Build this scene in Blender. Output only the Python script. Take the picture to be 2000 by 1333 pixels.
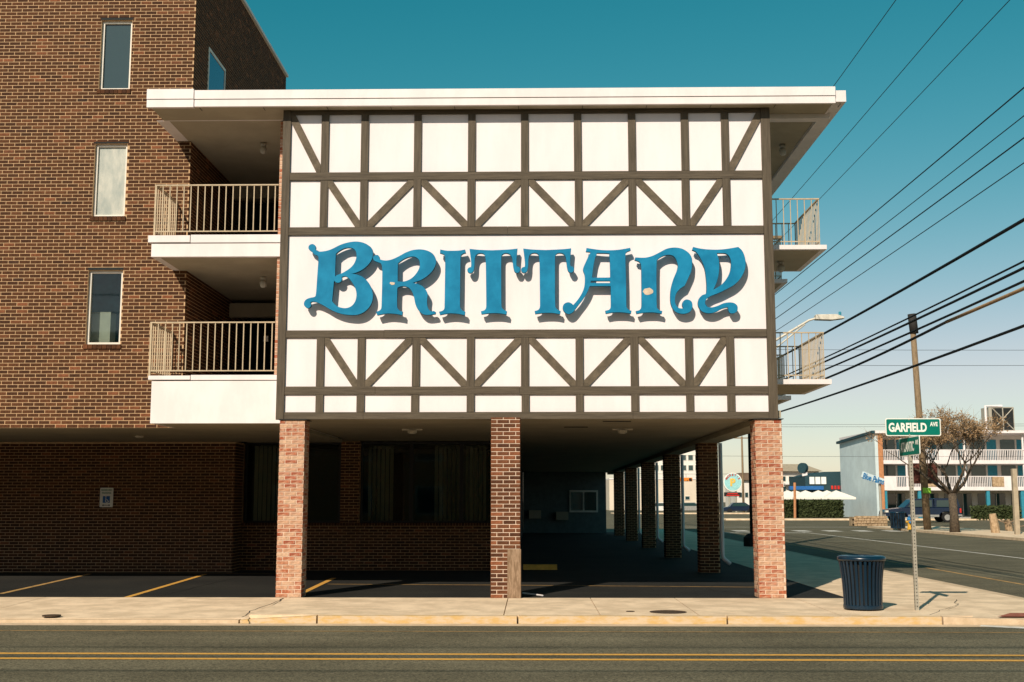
import bpy, bmesh, math, random
from mathutils import Vector, Matrix
random.seed(7)
for o in list(bpy.data.objects): bpy.data.objects.remove(o)
SC = bpy.context.scene
COL = SC.collection
# ------------------------------------------------------------------ camera
FPX = 2340.0; EZ = 1.73; ZS = 0.11          # focal length (px of a 2000 px wide frame), eye height, pavement level
PSI = math.atan(41/FPX*math.cos(math.radians(7.55))); TH = math.atan(310.4/FPX)
cam = bpy.data.cameras.new('camera'); cam.sensor_width = 36; cam.lens = 36*FPX/2000
cam.clip_start = 0.1; cam.clip_end = 3000
co = bpy.data.objects.new('camera', cam); COL.objects.link(co)
co.location = (0, 0, EZ); co.rotation_euler = (math.pi/2+TH, 0, PSI)
SC.camera = co
# ------------------------------------------------------------------ light
SUNV = Vector((0.57, 1.32, -1.0)).normalized()
sl = bpy.data.lights.new('sun', 'SUN'); sl.energy = 5.0; sl.angle = math.radians(0.5); sl.color = (1.0, 0.885, 0.73)
so = bpy.data.objects.new('sun', sl); COL.objects.link(so)
so.rotation_euler = SUNV.to_track_quat('-Z', 'Y').to_euler(); so.location = (-20, -40, 40)
W = bpy.data.worlds.new('World'); SC.world = W; W.use_nodes = True
nt = W.node_tree; nt.nodes.clear()
sky = nt.nodes.new('ShaderNodeTexSky'); sky.sky_type = 'NISHITA'; sky.sun_disc = False
sky.sun_elevation = math.asin(-SUNV.z); sky.sun_rotation = math.atan2(-SUNV.x, -SUNV.y)
sky.air_density = 1.0; sky.dust_density = 0.4; sky.ozone_density = 2.5
# colour grade of the air: red falls off faster towards the zenith (deep teal sky, pale horizon)
sp_ = nt.nodes.new('ShaderNodeSeparateColor'); cb_ = nt.nodes.new('ShaderNodeCombineColor'); nt.links.new(sky.outputs[0], sp_.inputs[0])
def mnode(op, a, b=None):
    n_ = nt.nodes.new('ShaderNodeMath'); n_.operation = op
    for i_, v_ in enumerate((a, b)):
        if v_ is None: continue
        if isinstance(v_, (int, float)): n_.inputs[i_].default_value = v_
        else: nt.links.new(v_, n_.inputs[i_])
    return n_.outputs[0]
r_ = mnode('POWER', mnode('MULTIPLY', sp_.outputs[0], 1/4.12), 3.2)
hi_ = mnode('MULTIPLY', mnode('MAXIMUM', mnode('SUBTRACT', sp_.outputs[0], 6.5), 0.0), 1.3)
rr_ = mnode('ADD', hi_, mnode('MULTIPLY', mnode('SUBTRACT', 1.0, mnode('EXPONENT', mnode('MULTIPLY', r_, -1.0))), 9.8))
nt.links.new(rr_, cb_.inputs[0])
nt.links.new(mnode('SUBTRACT', mnode('MULTIPLY', sp_.outputs[1], 1.36), mnode('MULTIPLY', rr_, 0.035)), cb_.inputs[1])
nt.links.new(mnode('ADD', mnode('MULTIPLY', sp_.outputs[2], 1.03), mnode('MULTIPLY', rr_, 0.13)), cb_.inputs[2])
bg = nt.nodes.new('ShaderNodeBackground'); bg.inputs[1].default_value = 0.066
wo = nt.nodes.new('ShaderNodeOutputWorld')
nt.links.new(cb_.outputs[0], bg.inputs[0]); nt.links.new(bg.outputs[0], wo.inputs[0])
SC.view_settings.view_transform = 'Standard'; SC.view_settings.look = 'None'
SC.view_settings.exposure = 0.10; SC.view_settings.gamma = 1.0
# ------------------------------------------------------------------ survey helpers: a sight line through the lens, cut by a plane of the place
_c, _s, _ct, _st = math.cos(PSI), math.sin(PSI), math.cos(TH), math.sin(TH)
def ray(px, py):
    a = (px-1000)/FPX; b = (666.5-py)/FPX
    return (a*_c-_s*_ct+b*_s*_st, a*_s+_c*_ct-b*_c*_st, _st+b*_ct)
def P(px, py, Y):
    d = ray(px, py); t = Y/d[1]; return Vector((d[0]*t, Y, EZ+d[2]*t))
def G(px, py, z=ZS):
    d = ray(px, py); t = (z-EZ)/d[2]; return Vector((d[0]*t, d[1]*t, z))
# ------------------------------------------------------------------ materials
def mat(name, col, rough=0.8, var=0.12, scale=6.0, bump=0.0, bscale=40, metal=0.0, spec=0.3, col2=None, stretch=None, fac=(0.4, 0.62), emit=None, alpha=None):
    m = bpy.data.materials.new(name); m.use_nodes = True
    n = m.node_tree; b = n.nodes['Principled BSDF']
    b.inputs['Roughness'].default_value = rough; b.inputs['Metallic'].default_value = metal
    b.inputs['Specular IOR Level'].default_value = spec
    tc = n.nodes.new('ShaderNodeTexCoord'); src = tc.outputs['Object']
    if stretch:
        mp = n.nodes.new('ShaderNodeMapping'); mp.inputs['Scale'].default_value = stretch
        n.links.new(src, mp.inputs[0]); src = mp.outputs[0]
    nz = n.nodes.new('ShaderNodeTexNoise'); nz.inputs['Scale'].default_value = scale; nz.inputs['Detail'].default_value = 6; nz.inputs['Roughness'].default_value = 0.65
    n.links.new(src, nz.inputs['Vector'])
    rp = n.nodes.new('ShaderNodeValToRGB'); rp.color_ramp.elements[0].position = fac[0]; rp.color_ramp.elements[1].position = fac[1]
    c1 = col if col2 else tuple(max(0, c*(1-var)) for c in col)
    c2 = col2 if col2 else tuple(min(1, c*(1+var)) for c in col)
    rp.color_ramp.elements[0].color = (*c1, 1); rp.color_ramp.elements[1].color = (*c2, 1)
    n.links.new(nz.outputs['Fac'], rp.inputs[0]); n.links.new(rp.outputs[0], b.inputs['Base Color'])
    if bump:
        nb = n.nodes.new('ShaderNodeTexNoise'); nb.inputs['Scale'].default_value = bscale; nb.inputs['Detail'].default_value = 4
        n.links.new(src, nb.inputs['Vector'])
        bp = n.nodes.new('ShaderNodeBump'); bp.inputs['Strength'].default_value = bump; bp.inputs['Distance'].default_value = 0.02
        n.links.new(nb.outputs['Fac'], bp.inputs['Height']); n.links.new(bp.outputs[0], b.inputs['Normal'])
    return m
def brickmat(name, stops, wash=None, rough=0.85):
    """each brick its own tone (random per object and per loose brick), fine mottling on it"""
    m = bpy.data.materials.new(name); m.use_nodes = True
    n = m.node_tree; b = n.nodes['Principled BSDF']; b.inputs['Roughness'].default_value = rough; b.inputs['Specular IOR Level'].default_value = 0.2
    oi = n.nodes.new('ShaderNodeObjectInfo'); ge = n.nodes.new('ShaderNodeNewGeometry')
    ad = n.nodes.new('ShaderNodeMath'); ad.operation = 'ADD'
    n.links.new(oi.outputs['Random'], ad.inputs[0]); n.links.new(ge.outputs['Random Per Island'], ad.inputs[1])
    fr = n.nodes.new('ShaderNodeMath'); fr.operation = 'FRACT'; n.links.new(ad.outputs[0], fr.inputs[0])
    rp = n.nodes.new('ShaderNodeValToRGB'); rp.color_ramp.interpolation = 'LINEAR'
    els = rp.color_ramp.elements
    while len(els) < len(stops): els.new(0.5)
    for e, (p, c) in zip(els, stops): e.position = p; e.color = (*c, 1)
    n.links.new(fr.outputs[0], rp.inputs[0])
    tc = n.nodes.new('ShaderNodeTexCoord'); nz = n.nodes.new('ShaderNodeTexNoise')
    nz.inputs['Scale'].default_value = 28; nz.inputs['Detail'].default_value = 5
    n.links.new(tc.outputs['Object'], nz.inputs['Vector'])
    mr = n.nodes.new('ShaderNodeMapRange'); mr.inputs[1].default_value = 0.3; mr.inputs[2].default_value = 0.7; mr.inputs[3].default_value = 0.7; mr.inputs[4].default_value = 1.3
    n.links.new(nz.outputs['Fac'], mr.inputs[0])
    ml = n.nodes.new('ShaderNodeVectorMath'); ml.operation = 'SCALE'
    n.links.new(rp.outputs[0], ml.inputs[0]); n.links.new(mr.outputs[0], ml.inputs['Scale'])
    out = ml.outputs[0]
    if wash:
        n2 = n.nodes.new('ShaderNodeTexNoise'); n2.inputs['Scale'].default_value = 5; n2.inputs['Detail'].default_value = 8; n2.inputs['Roughness'].default_value = 0.75
        n.links.new(tc.outputs['Object'], n2.inputs['Vector'])
        r2 = n.nodes.new('ShaderNodeValToRGB'); r2.color_ramp.elements[0].position = 0.47; r2.color_ramp.elements[1].position = 0.66
        n.links.new(n2.outputs['Fac'], r2.inputs[0])
        mi = n.nodes.new('ShaderNodeMixRGB'); mi.inputs[2].default_value = (*wash, 1)
        n.links.new(r2.outputs[0], mi.inputs[0]); n.links.new(out, mi.inputs[1]); out = mi.outputs[0]
    n.links.new(out, b.inputs['Base Color'])
    bp = n.nodes.new('ShaderNodeBump'); bp.inputs['Strength'].default_value = 0.35; bp.inputs['Distance'].default_value = 0.01
    n.links.new(nz.outputs['Fac'], bp.inputs['Height']); n.links.new(bp.outputs[0], b.inputs['Normal'])
    return m
def glassmat(name, col, rough=0.06):
    m = bpy.data.materials.new(name); m.use_nodes = True
    b = m.node_tree.nodes['Principled BSDF']; b.inputs['Base Color'].default_value = (*col, 1)
    b.inputs['Roughness'].default_value = rough; b.inputs['Specular IOR Level'].default_value = 0.8
    return m
def asphalt(name, a, b2, speck=0.5):
    m = bpy.data.materials.new(name); m.use_nodes = True
    n = m.node_tree; b = n.nodes['Principled BSDF']; b.inputs['Roughness'].default_value = 0.9; b.inputs['Specular IOR Level'].default_value = 0.2
    tc = n.nodes.new('ShaderNodeTexCoord')
    big = n.nodes.new('ShaderNodeTexNoise'); big.inputs['Scale'].default_value = 0.5; big.inputs['Detail'].default_value = 6
    n.links.new(tc.outputs['Object'], big.inputs['Vector'])
    r1 = n.nodes.new('ShaderNodeValToRGB'); r1.color_ramp.elements[0].position = 0.35; r1.color_ramp.elements[1].position = 0.68
    r1.color_ramp.elements[0].color = (*a, 1); r1.color_ramp.elements[1].color = (*b2, 1)
    n.links.new(big.outputs['Fac'], r1.inputs[0])
    mp = n.nodes.new('ShaderNodeMapping'); mp.inputs['Scale'].default_value = (0.05, 1.6, 1); n.links.new(tc.outputs['Object'], mp.inputs[0])
    st_ = n.nodes.new('ShaderNodeTexNoise'); st_.inputs['Scale'].default_value = 1.0; st_.inputs['Detail'].default_value = 5; n.links.new(mp.outputs[0], st_.inputs['Vector'])
    vo = n.nodes.new('ShaderNodeTexVoronoi'); vo.inputs['Scale'].default_value = 55; n.links.new(tc.outputs['Object'], vo.inputs['Vector'])
    sp = n.nodes.new('ShaderNodeVectorMath'); sp.operation = 'DOT_PRODUCT'; sp.inputs[1].default_value = (0.4, 0.3, 0.3)
    n.links.new(vo.outputs['Color'], sp.inputs[0])
    mr = n.nodes.new('ShaderNodeMapRange'); mr.inputs[1].default_value = 0.2; mr.inputs[2].default_value = 0.8; mr.inputs[3].default_value = 1-speck; mr.inputs[4].default_value = 1+speck*1.3
    n.links.new(sp.outputs['Value'], mr.inputs[0])
    ml = n.nodes.new('ShaderNodeVectorMath'); ml.operation = 'SCALE'
    m2 = n.nodes.new('ShaderNodeMapRange'); m2.inputs[1].default_value = 0.3; m2.inputs[2].default_value = 0.7; m2.inputs[3].default_value = 0.82; m2.inputs[4].default_value = 1.16
    n.links.new(st_.outputs['Fac'], m2.inputs[0]); pm = n.nodes.new('ShaderNodeMath'); pm.operation = 'MULTIPLY'
    n.links.new(mr.outputs[0], pm.inputs[0]); n.links.new(m2.outputs[0], pm.inputs[1])
    n.links.new(r1.outputs[0], ml.inputs[0]); n.links.new(pm.outputs[0], ml.inputs['Scale']); n.links.new(ml.outputs[0], b.inputs['Base Color'])
    bp = n.nodes.new('ShaderNodeBump'); bp.inputs['Strength'].default_value = 0.5; bp.inputs['Distance'].default_value = 0.01
    n.links.new(vo.outputs['Distance'], bp.inputs['Height']); n.links.new(bp.outputs[0], b.inputs['Normal'])
    return m
M = {}
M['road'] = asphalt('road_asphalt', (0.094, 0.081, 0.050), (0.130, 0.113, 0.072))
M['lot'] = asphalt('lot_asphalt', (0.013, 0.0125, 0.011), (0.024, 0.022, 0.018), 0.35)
M['walk'] = mat('pavement_concrete', (0.60, 0.45, 0.30), 0.9, scale=2.2, col2=(0.80, 0.61, 0.42), bump=0.25, bscale=60)
M['kerb'] = mat('kerb_concrete', (0.50, 0.37, 0.24), 0.9, scale=4, col2=(0.62, 0.47, 0.32), bump=0.3)
M['kerbyel'] = mat('kerb_worn_yellow', (0.58, 0.44, 0.29), 0.85, scale=5, col2=(0.56, 0.36, 0.14), bump=0.3, fac=(0.42, 0.62), stretch=(1, 1, 3))
M['yellow'] = mat('yellow_road_paint', (0.22, 0.14, 0.05), 0.8, scale=16, col2=(0.64, 0.33, 0.06), fac=(0.30, 0.48))
M['yellowold'] = mat('faded_yellow_paint', (0.16, 0.10, 0.045), 0.85, scale=6, col2=(0.46, 0.27, 0.09), fac=(0.3, 0.55))
M['white_line'] = mat('white_road_paint', (0.50, 0.46, 0.40), 0.8, scale=8, col2=(0.72, 0.68, 0.62))
M['redpad'] = mat('red_tactile', (0.32, 0.10, 0.06), 0.85, bump=0.6, bscale=90)
M['stucco'] = mat('white_stucco', (0.765, 0.70, 0.70), 0.85, var=0.035, scale=2.0, bump=0.12, bscale=120, stretch=(1, 1, 0.25))
M['trim'] = mat('white_trim_paint', (0.73, 0.67, 0.655), 0.6, var=0.05, scale=2.5, bump=0.06, bscale=30, stretch=(1, 1, 0.4))
M['timber'] = mat('stained_timber', (0.085, 0.066, 0.044), 0.75, scale=5, col2=(0.140, 0.108, 0.072), bump=0.35, bscale=30)
M['timberh'] = mat('timber_long_grain', (0.060, 0.046, 0.031), 0.75, scale=3, col2=(0.118, 0.092, 0.063), bump=0.4, bscale=10, stretch=(0.5, 1, 9), fac=(0.34, 0.68))
M['timberv'] = mat('timber_upright_grain', (0.060, 0.046, 0.031), 0.75, scale=3, col2=(0.118, 0.092, 0.063), bump=0.4, bscale=10, stretch=(9, 1, 0.5), fac=(0.34, 0.68))
M['tar'] = mat('tar_crack', (0.02, 0.018, 0.015), 0.9)
M['soffit'] = mat('soffit_paint', (0.36, 0.31, 0.225), 0.8, var=0.08, scale=1.2)
M['mortar'] = mat('mortar', (0.52, 0.34, 0.19), 0.95, var=0.12, scale=9, bump=0.2, bscale=120)
M['mortarw'] = mat('pale_mortar', (0.62, 0.48, 0.37), 0.95, var=0.12, scale=9, bump=0.2, bscale=120)
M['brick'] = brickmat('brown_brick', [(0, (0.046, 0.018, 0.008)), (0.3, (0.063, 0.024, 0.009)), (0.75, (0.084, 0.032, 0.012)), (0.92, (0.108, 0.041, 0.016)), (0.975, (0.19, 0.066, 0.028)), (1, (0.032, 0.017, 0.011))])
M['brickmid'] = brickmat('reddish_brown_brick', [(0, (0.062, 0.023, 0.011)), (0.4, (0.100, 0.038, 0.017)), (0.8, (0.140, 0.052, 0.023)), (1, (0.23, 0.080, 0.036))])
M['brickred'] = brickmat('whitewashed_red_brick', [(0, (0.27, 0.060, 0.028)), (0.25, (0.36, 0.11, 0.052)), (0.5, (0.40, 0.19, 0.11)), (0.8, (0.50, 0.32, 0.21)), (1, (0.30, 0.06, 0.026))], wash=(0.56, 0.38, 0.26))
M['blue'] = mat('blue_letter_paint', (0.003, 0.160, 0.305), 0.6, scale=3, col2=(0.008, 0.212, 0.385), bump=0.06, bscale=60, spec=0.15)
M['blueshade'] = mat('letter_shade_blue', (0.010, 0.06, 0.10), 0.6)  # shade painted as a darker blue on letter sides and undersides
M['chip'] = mat('bare_wood_chip', (0.58, 0.46, 0.34), 0.8)
M['rail'] = mat('cream_rail_paint', (0.46, 0.36, 0.235), 0.5, var=0.12, scale=8)
M['black'] = mat('black_metal', (0.012, 0.012, 0.012), 0.5)
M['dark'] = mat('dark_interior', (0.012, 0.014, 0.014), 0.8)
M['glass'] = glassmat('window_glass', (0.022, 0.050, 0.052))
M['glassblue'] = glassmat('blue_window_glass', (0.01, 0.06, 0.16))
M['frost'] = mat('whitened_pane', (0.30, 0.33, 0.30), 0.35, scale=5, col2=(0.46, 0.46, 0.40), stretch=(1, 1, 0.4))
M['frame'] = mat('white_window_frame', (0.66, 0.62, 0.55), 0.5, var=0.05)
M['canblue'] = mat('blue_can_enamel', (0.002, 0.018, 0.038), 0.3, var=0.1, spec=0.5)
M['galv'] = mat('galvanised_steel', (0.36, 0.33, 0.27), 0.55, var=0.12, scale=20, metal=0.2)
M['green'] = mat('green_sign_sheeting', (0.0, 0.16, 0.115), 0.4, var=0.05)
M['signwhite'] = mat('white_sign_lettering', (0.80, 0.78, 0.72), 0.5, var=0.03)
M['wood'] = mat('weathered_board', (0.19, 0.12, 0.07), 0.85, scale=6, col2=(0.34, 0.23, 0.15), stretch=(6, 6, 1), bump=0.3)
M['pole'] = mat('pole_wood', (0.16, 0.11, 0.065), 0.9, scale=6, col2=(0.27, 0.19, 0.11), stretch=(6, 6, 0.6), bump=0.4)
M['poledark'] = mat('dark_pole', (0.025, 0.022, 0.02), 0.8)
M['cable'] = mat('black_cable', (0.010, 0.011, 0.012), 0.6)
M['cabletan'] = mat('tan_cable_sheath', (0.33, 0.21, 0.11), 0.7)
M['lamp'] = mat('lamp_housing', (0.60, 0.55, 0.46), 0.5)
M['lamp2'] = mat('grey_floor_paint', (0.16, 0.15, 0.13), 0.8)
M['globe'] = mat('lamp_glass', (0.40, 0.38, 0.33), 0.3)
M['iron'] = mat('rusty_iron', (0.045, 0.028, 0.018), 0.8, scale=25, col2=(0.09, 0.055, 0.03), bump=0.6, bscale=120)
M['paleblue'] = mat('pale_blue_stucco', (0.52, 0.60, 0.61), 0.85, var=0.06, scale=0.8, bump=0.1)
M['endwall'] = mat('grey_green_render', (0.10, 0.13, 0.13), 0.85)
M['teal'] = mat('teal_paint', (0.03, 0.22, 0.30), 0.6)
M['darkteal'] = mat('dark_teal_siding', (0.016, 0.050, 0.062), 0.7)
M['cream'] = mat('cream_stucco', (0.62, 0.53, 0.42), 0.85, var=0.05, scale=0.3)
M['offwhite'] = mat('offwhite_siding', (0.66, 0.62, 0.56), 0.8, var=0.05, scale=0.5)
M['roofbrown'] = mat('brown_shingle', (0.16, 0.11, 0.075), 0.9, scale=3, bump=0.3)
M['rooftan'] = mat('tan_shingle', (0.38, 0.31, 0.22), 0.9, scale=3)
M['orange'] = mat('orange_brick_pier', (0.45, 0.20, 0.09), 0.85, scale=4)
M['stone'] = mat('rubble_stone', (0.30, 0.20, 0.11), 0.9, scale=5, col2=(0.48, 0.34, 0.21), bump=0.6, bscale=12)
M['redsign'] = mat('red_lettering', (0.55, 0.03, 0.02), 0.5)
M['yelsign'] = mat('yellow_sign_face', (0.75, 0.45, 0.08), 0.5)
M['aqua'] = mat('aqua_sign_face', (0.30, 0.58, 0.58), 0.5)
M['canvas'] = mat('white_canvas', (0.78, 0.72, 0.64), 0.8, var=0.04)
M['leafdark'] = mat('hedge_leaf', (0.022, 0.035, 0.010), 0.8, scale=9, col2=(0.060, 0.070, 0.020))
M['leaftan'] = mat('dry_leaf', (0.20, 0.12, 0.055), 0.8, scale=4, col2=(0.34, 0.22, 0.12))
M['bark'] = mat('bark', (0.060, 0.045, 0.032), 0.95, scale=12, col2=(0.12, 0.09, 0.06), bump=0.5)
M['truck'] = mat('navy_car_paint', (0.006, 0.016, 0.04), 0.2, var=0.1, spec=0.6)
M['silver'] = mat('silver_trim', (0.42, 0.40, 0.37), 0.35, metal=0.5)
M['tyre'] = mat('tyre_rubber', (0.014, 0.014, 0.014), 0.9)
M['hydyel'] = mat('yellow_hydrant_paint', (0.55, 0.30, 0.03), 0.5)
M['hydblue'] = mat('blue_hydrant_paint', (0.02, 0.16, 0.36), 0.5)
M['handblue'] = mat('blue_sign_panel', (0.02, 0.12, 0.35), 0.5)
M['limegreen'] = mat('lime_green_tag', (0.25, 0.55, 0.05), 0.5)
M['carred'] = mat('red_car_paint', (0.35, 0.03, 0.02), 0.3)
M['carwhite'] = mat('white_car_paint', (0.68, 0.66, 0.62), 0.3)
M['signal'] = mat('orange_signal_housing', (0.70, 0.22, 0.03), 0.5)
M['brownsign'] = mat('brown_board', (0.10, 0.03, 0.02), 0.7)
# ------------------------------------------------------------------ mesh helpers
LOC = {}
def rootloc(p):
    while p.parent: p = p.parent
    return LOC.get(p.name, Vector((0, 0, 0)))
def props(o, label=None, cat=None, group=None, kind=None):
    if label: o['label'] = label
    if cat: o['category'] = cat
    if group: o['group'] = group
    if kind: o['kind'] = kind
    return o
def thing(name, loc, label=None, cat=None, group=None, kind=None):
    o = bpy.data.objects.new(name, None); COL.objects.link(o); o.location = loc; o.empty_display_size = 0.2
    LOC[o.name] = Vector(loc); return props(o, label, cat, group, kind)
class MB:
    def __init__(s): s.v = []; s.f = []; s.mi = []; s.cur = 0
    def add(s, vs, fs):
        k = len(s.v); s.v += [tuple(v) for v in vs]; s.f += [tuple(i+k for i in f) for f in fs]; s.mi += [s.cur]*len(fs); return s
    def box(s, x0, x1, y0, y1, z0, z1):
        if x0 > x1: x0, x1 = x1, x0
        if y0 > y1: y0, y1 = y1, y0
        if z0 > z1: z0, z1 = z1, z0
        return s.add([(x0,y0,z0),(x1,y0,z0),(x1,y1,z0),(x0,y1,z0),(x0,y0,z1),(x1,y0,z1),(x1,y1,z1),(x0,y1,z1)],
                     [(0,3,2,1),(4,5,6,7),(0,1,5,4),(1,2,6,5),(2,3,7,6),(3,0,4,7)])
    def quad(s, a, b, c, d): return s.add([a, b, c, d], [(0, 1, 2, 3)])
    def prism(s, pts, axis, t0, t1):
        """polygon pts (2-D) extruded along axis: 'y' -> pts are (x,z); 'x' -> (y,z); 'z' -> (x,y)"""
        def mk(p, t): return {'y': (p[0], t, p[1]), 'x': (t, p[0], p[1]), 'z': (p[0], p[1], t)}[axis]
        n = len(pts); vs = [mk(p, t0) for p in pts]+[mk(p, t1) for p in pts]
        fs = [tuple(range(n)), tuple(range(2*n-1, n-1, -1))]+[(i, n+i, n+(i+1) % n, (i+1) % n) for i in range(n)]
        return s.add(vs, fs)
    def tube(s, pts, r, n=8, cap=True):
        pts = [Vector(p) for p in pts]; rs = r if isinstance(r, (list, tuple)) else [r]*len(pts)
        rings = []; k0 = len(s.v); up = Vector((0, 0, 1)); prev = None
        for i, p in enumerate(pts):
            d = (pts[min(i+1, len(pts)-1)]-pts[max(i-1, 0)]).normalized()
            if prev is None:
                a = d.cross(up if abs(d.z) < 0.95 else Vector((1, 0, 0))).normalized()
            else:
                a = (prev-d*prev.dot(d)).normalized()
            prev = a; b = d.cross(a)
            for j in range(n):
                t = 2*math.pi*j/n; s.v.append(tuple(p+(a*math.cos(t)+b*math.sin(t))*rs[i]))
        for i in range(len(pts)-1):
            for j in range(n):
                q = k0+i*n; s.f.append((q+j, q+(j+1) % n, q+n+(j+1) % n, q+n+j)); s.mi.append(s.cur)
        if cap:
            s.f.append(tuple(k0+j for j in range(n-1, -1, -1))); s.f.append(tuple(k0+(len(pts)-1)*n+j for j in range(n))); s.mi += [s.cur]*2
        return s
    def lathe(s, c, prof, n=16, sx=1, sy=1):
        k0 = len(s.v)
        for (r, z) in prof:
            for j in range(n):
                t = 2*math.pi*j/n; s.v.append((c[0]+r*sx*math.cos(t), c[1]+r*sy*math.sin(t), c[2]+z))
        for i in range(len(prof)-1):
            for j in range(n):
                q = k0+i*n; s.f.append((q+j, q+(j+1) % n, q+n+(j+1) % n, q+n+j)); s.mi.append(s.cur)
        s.f.append(tuple(k0+j for j in range(n-1, -1, -1))); s.f.append(tuple(k0+(len(prof)-1)*n+j for j in range(n))); s.mi += [s.cur]*2
        return s
    def build(s, name, mats, parent=None, smooth=False, bevel=0, kind=None):
        me = bpy.data.meshes.new(name); L = rootloc(parent) if parent else Vector((0, 0, 0))
        me.from_pydata([(v[0]-L.x, v[1]-L.y, v[2]-L.z) for v in s.v], [], s.f); me.update()
        for m in (mats if isinstance(mats, (list, tuple)) else [mats]): me.materials.append(M[m] if isinstance(m, str) else m)
        if any(s.mi): me.polygons.foreach_set('material_index', s.mi)
        if smooth: me.polygons.foreach_set('use_smooth', [True]*len(me.polygons))
        o = bpy.data.objects.new(name, me); COL.objects.link(o)
        if parent: o.parent = parent
        if bevel:
            bm = bmesh.new(); bm.from_mesh(me)
            bmesh.ops.bevel(bm, geom=[e for e in bm.edges], offset=bevel, segments=1, affect='EDGES'); bm.to_mesh(me); bm.free()
        if kind: o['kind'] = kind
        return o
def box(name, m, parent, *b, bevel=0): return MB().box(*b).build(name, m, parent, bevel=bevel)
def flat(name, pts, z, m, kind='structure', parent=None):
    b = MB(); b.add([(p[0], p[1], z) for p in pts], [tuple(range(len(pts)))]); o = b.build(name, m, parent)
    if kind: o['kind'] = kind
    return o
def text(body, name, m, parent, loc, size, rot=(math.pi/2, 0, 0), ext=0.004, width=None, shear=0, bold=0.0, center=True, height=None):
    cu = bpy.data.curves.new(name, 'FONT'); cu.body = body; cu.size = size; cu.extrude = ext; cu.offset = bold; cu.shear = shear; cu.resolution_u = 3
    if center: cu.align_x = 'CENTER'; cu.align_y = 'CENTER'
    t = bpy.data.objects.new('tmp', cu); COL.objects.link(t)
    dg = bpy.context.evaluated_depsgraph_get(); me = bpy.data.meshes.new_from_object(t.evaluated_get(dg))
    bpy.data.objects.remove(t)
    xs = [v.co.x for v in me.vertices]; ys = [v.co.y for v in me.vertices]
    kx = width/(max(xs)-min(xs)) if width else 1; ky = height/(max(ys)-min(ys)) if height else 1
    mx_, my_ = (max(xs)+min(xs))/2, (max(ys)+min(ys))/2
    R = Matrix.Rotation(rot[2], 4, 'Z') @ Matrix.Rotation(rot[1], 4, 'Y') @ Matrix.Rotation(rot[0], 4, 'X')
    L = Vector(loc)-rootloc(parent) if parent else Vector(loc)
    for v in me.vertices:
        v.co = L + R @ Vector(((v.co.x-mx_)*kx, (v.co.y-my_)*ky, v.co.z))
    me.materials.clear(); me.materials.append(M[m])
    o = bpy.data.objects.new(name, me); COL.objects.link(o); o.parent = parent
    return o
def catenary(a, b, sag, n=14):
    a = Vector(a); b = Vector(b)
    return [a.lerp(b, i/n)-Vector((0, 0, sag*4*(i/n)*(1-i/n))) for i in range(n+1)]
# ------------------------------------------------------------------ bricks
BP, CP = 0.2117, 0.0677       # brick pitch along the course, course height
class Bricks:
    """collects bricks of one thing; the 300 nearest the street corner become objects, the rest one joined part"""
    def __init__(s, root): s.root = root; s.items = []
    def wall(s, part, o, u, n, length, z0, z1, holes=(), m='brick', keep=True, phase=0.0):
        o = Vector(o); u = Vector(u); n = Vector(n); row = 0; z = z0
        while z < z1-0.02:
            h = min(CP-0.011, z1-z); st = phase-(BP/2 if row % 2 else 0); x = st
            while x < length:
                segs = [(max(x, 0), min(x+BP-0.011, length))]
                for (h0, h1, q0, q1) in holes:
                    if z+h > q0+0.01 and z < q1-0.01:
                        ns = []
                        for (a, b) in segs:
                            if b <= h0 or a >= h1: ns.append((a, b)); continue
                            if a < h0: ns.append((a, h0))
                            if b > h1: ns.append((h1, b))
                        segs = ns
                for (a, b) in segs:
                    if b-a > 0.03: s.items.append((o+u*((a+b)/2)+Vector((0, 0, z+h/2-o.z)), u, n, b-a, h, part, m, keep))
                x += BP
            z += CP; row += 1
    @staticmethod
    def verts(c, u, n, w, h, t=0.007):
        Z = Vector((0, 0, 1)); j = 0.0
        f = [c-u*w/2-Z*h/2, c+u*w/2-Z*h/2, c+u*w/2+Z*h/2, c-u*w/2+Z*h/2]
        e = 0.0035
        g = [c-u*(w/2-e)-Z*(h/2-e)+n*t, c+u*(w/2-e)-Z*(h/2-e)+n*t, c+u*(w/2-e)+Z*(h/2-e)+n*t, c-u*(w/2-e)+Z*(h/2-e)+n*t]
        return f+g
    FS = [(4, 5, 6, 7), (0, 1, 5, 4), (1, 2, 6, 5), (2, 3, 7, 6), (3, 0, 4, 7)]
    def finish(s, limit=300):
        its = sorted([i for i in s.items if i[7]], key=lambda i: (i[0]-Vector((0, 0, EZ))).length)
        ind, rest = its[:limit], its[limit:]+[i for i in s.items if not i[7]]
        cache = {}; L = rootloc(s.root)
        for (c, u, n, w, h, part, m, k) in ind:
            key = (round(w, 3), round(h, 3), m, tuple(round(q, 2) for q in n))
            if key not in cache:
                me = bpy.data.meshes.new('brick'); me.from_pydata([tuple(v) for v in s.verts(Vector((0, 0, 0)), u, n, w, h)], [], s.FS); me.update()
                a = me.polygons[0].normal
                if a.dot(n) < 0: me.flip_normals()
                me.materials.append(M[m]); cache[key] = me
            b = bpy.data.objects.new('brick', cache[key]); COL.objects.link(b); b.parent = part; b.location = c-L
        if rest:
            mb = MB(); ms = []
            for (c, u, n, w, h, part, m, k) in rest:
                if m not in ms: ms.append(m)
                mb.cur = ms.index(m)
                vs = s.verts(c, u, n, w, h)
                fs = s.FS if u.cross(Vector((0, 0, 1))).dot(n) > 0 else [f[::-1] for f in s.FS]
                mb.add(vs, fs)
            mb.build('brickwork', ms, s.root, kind='stuff')
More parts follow.
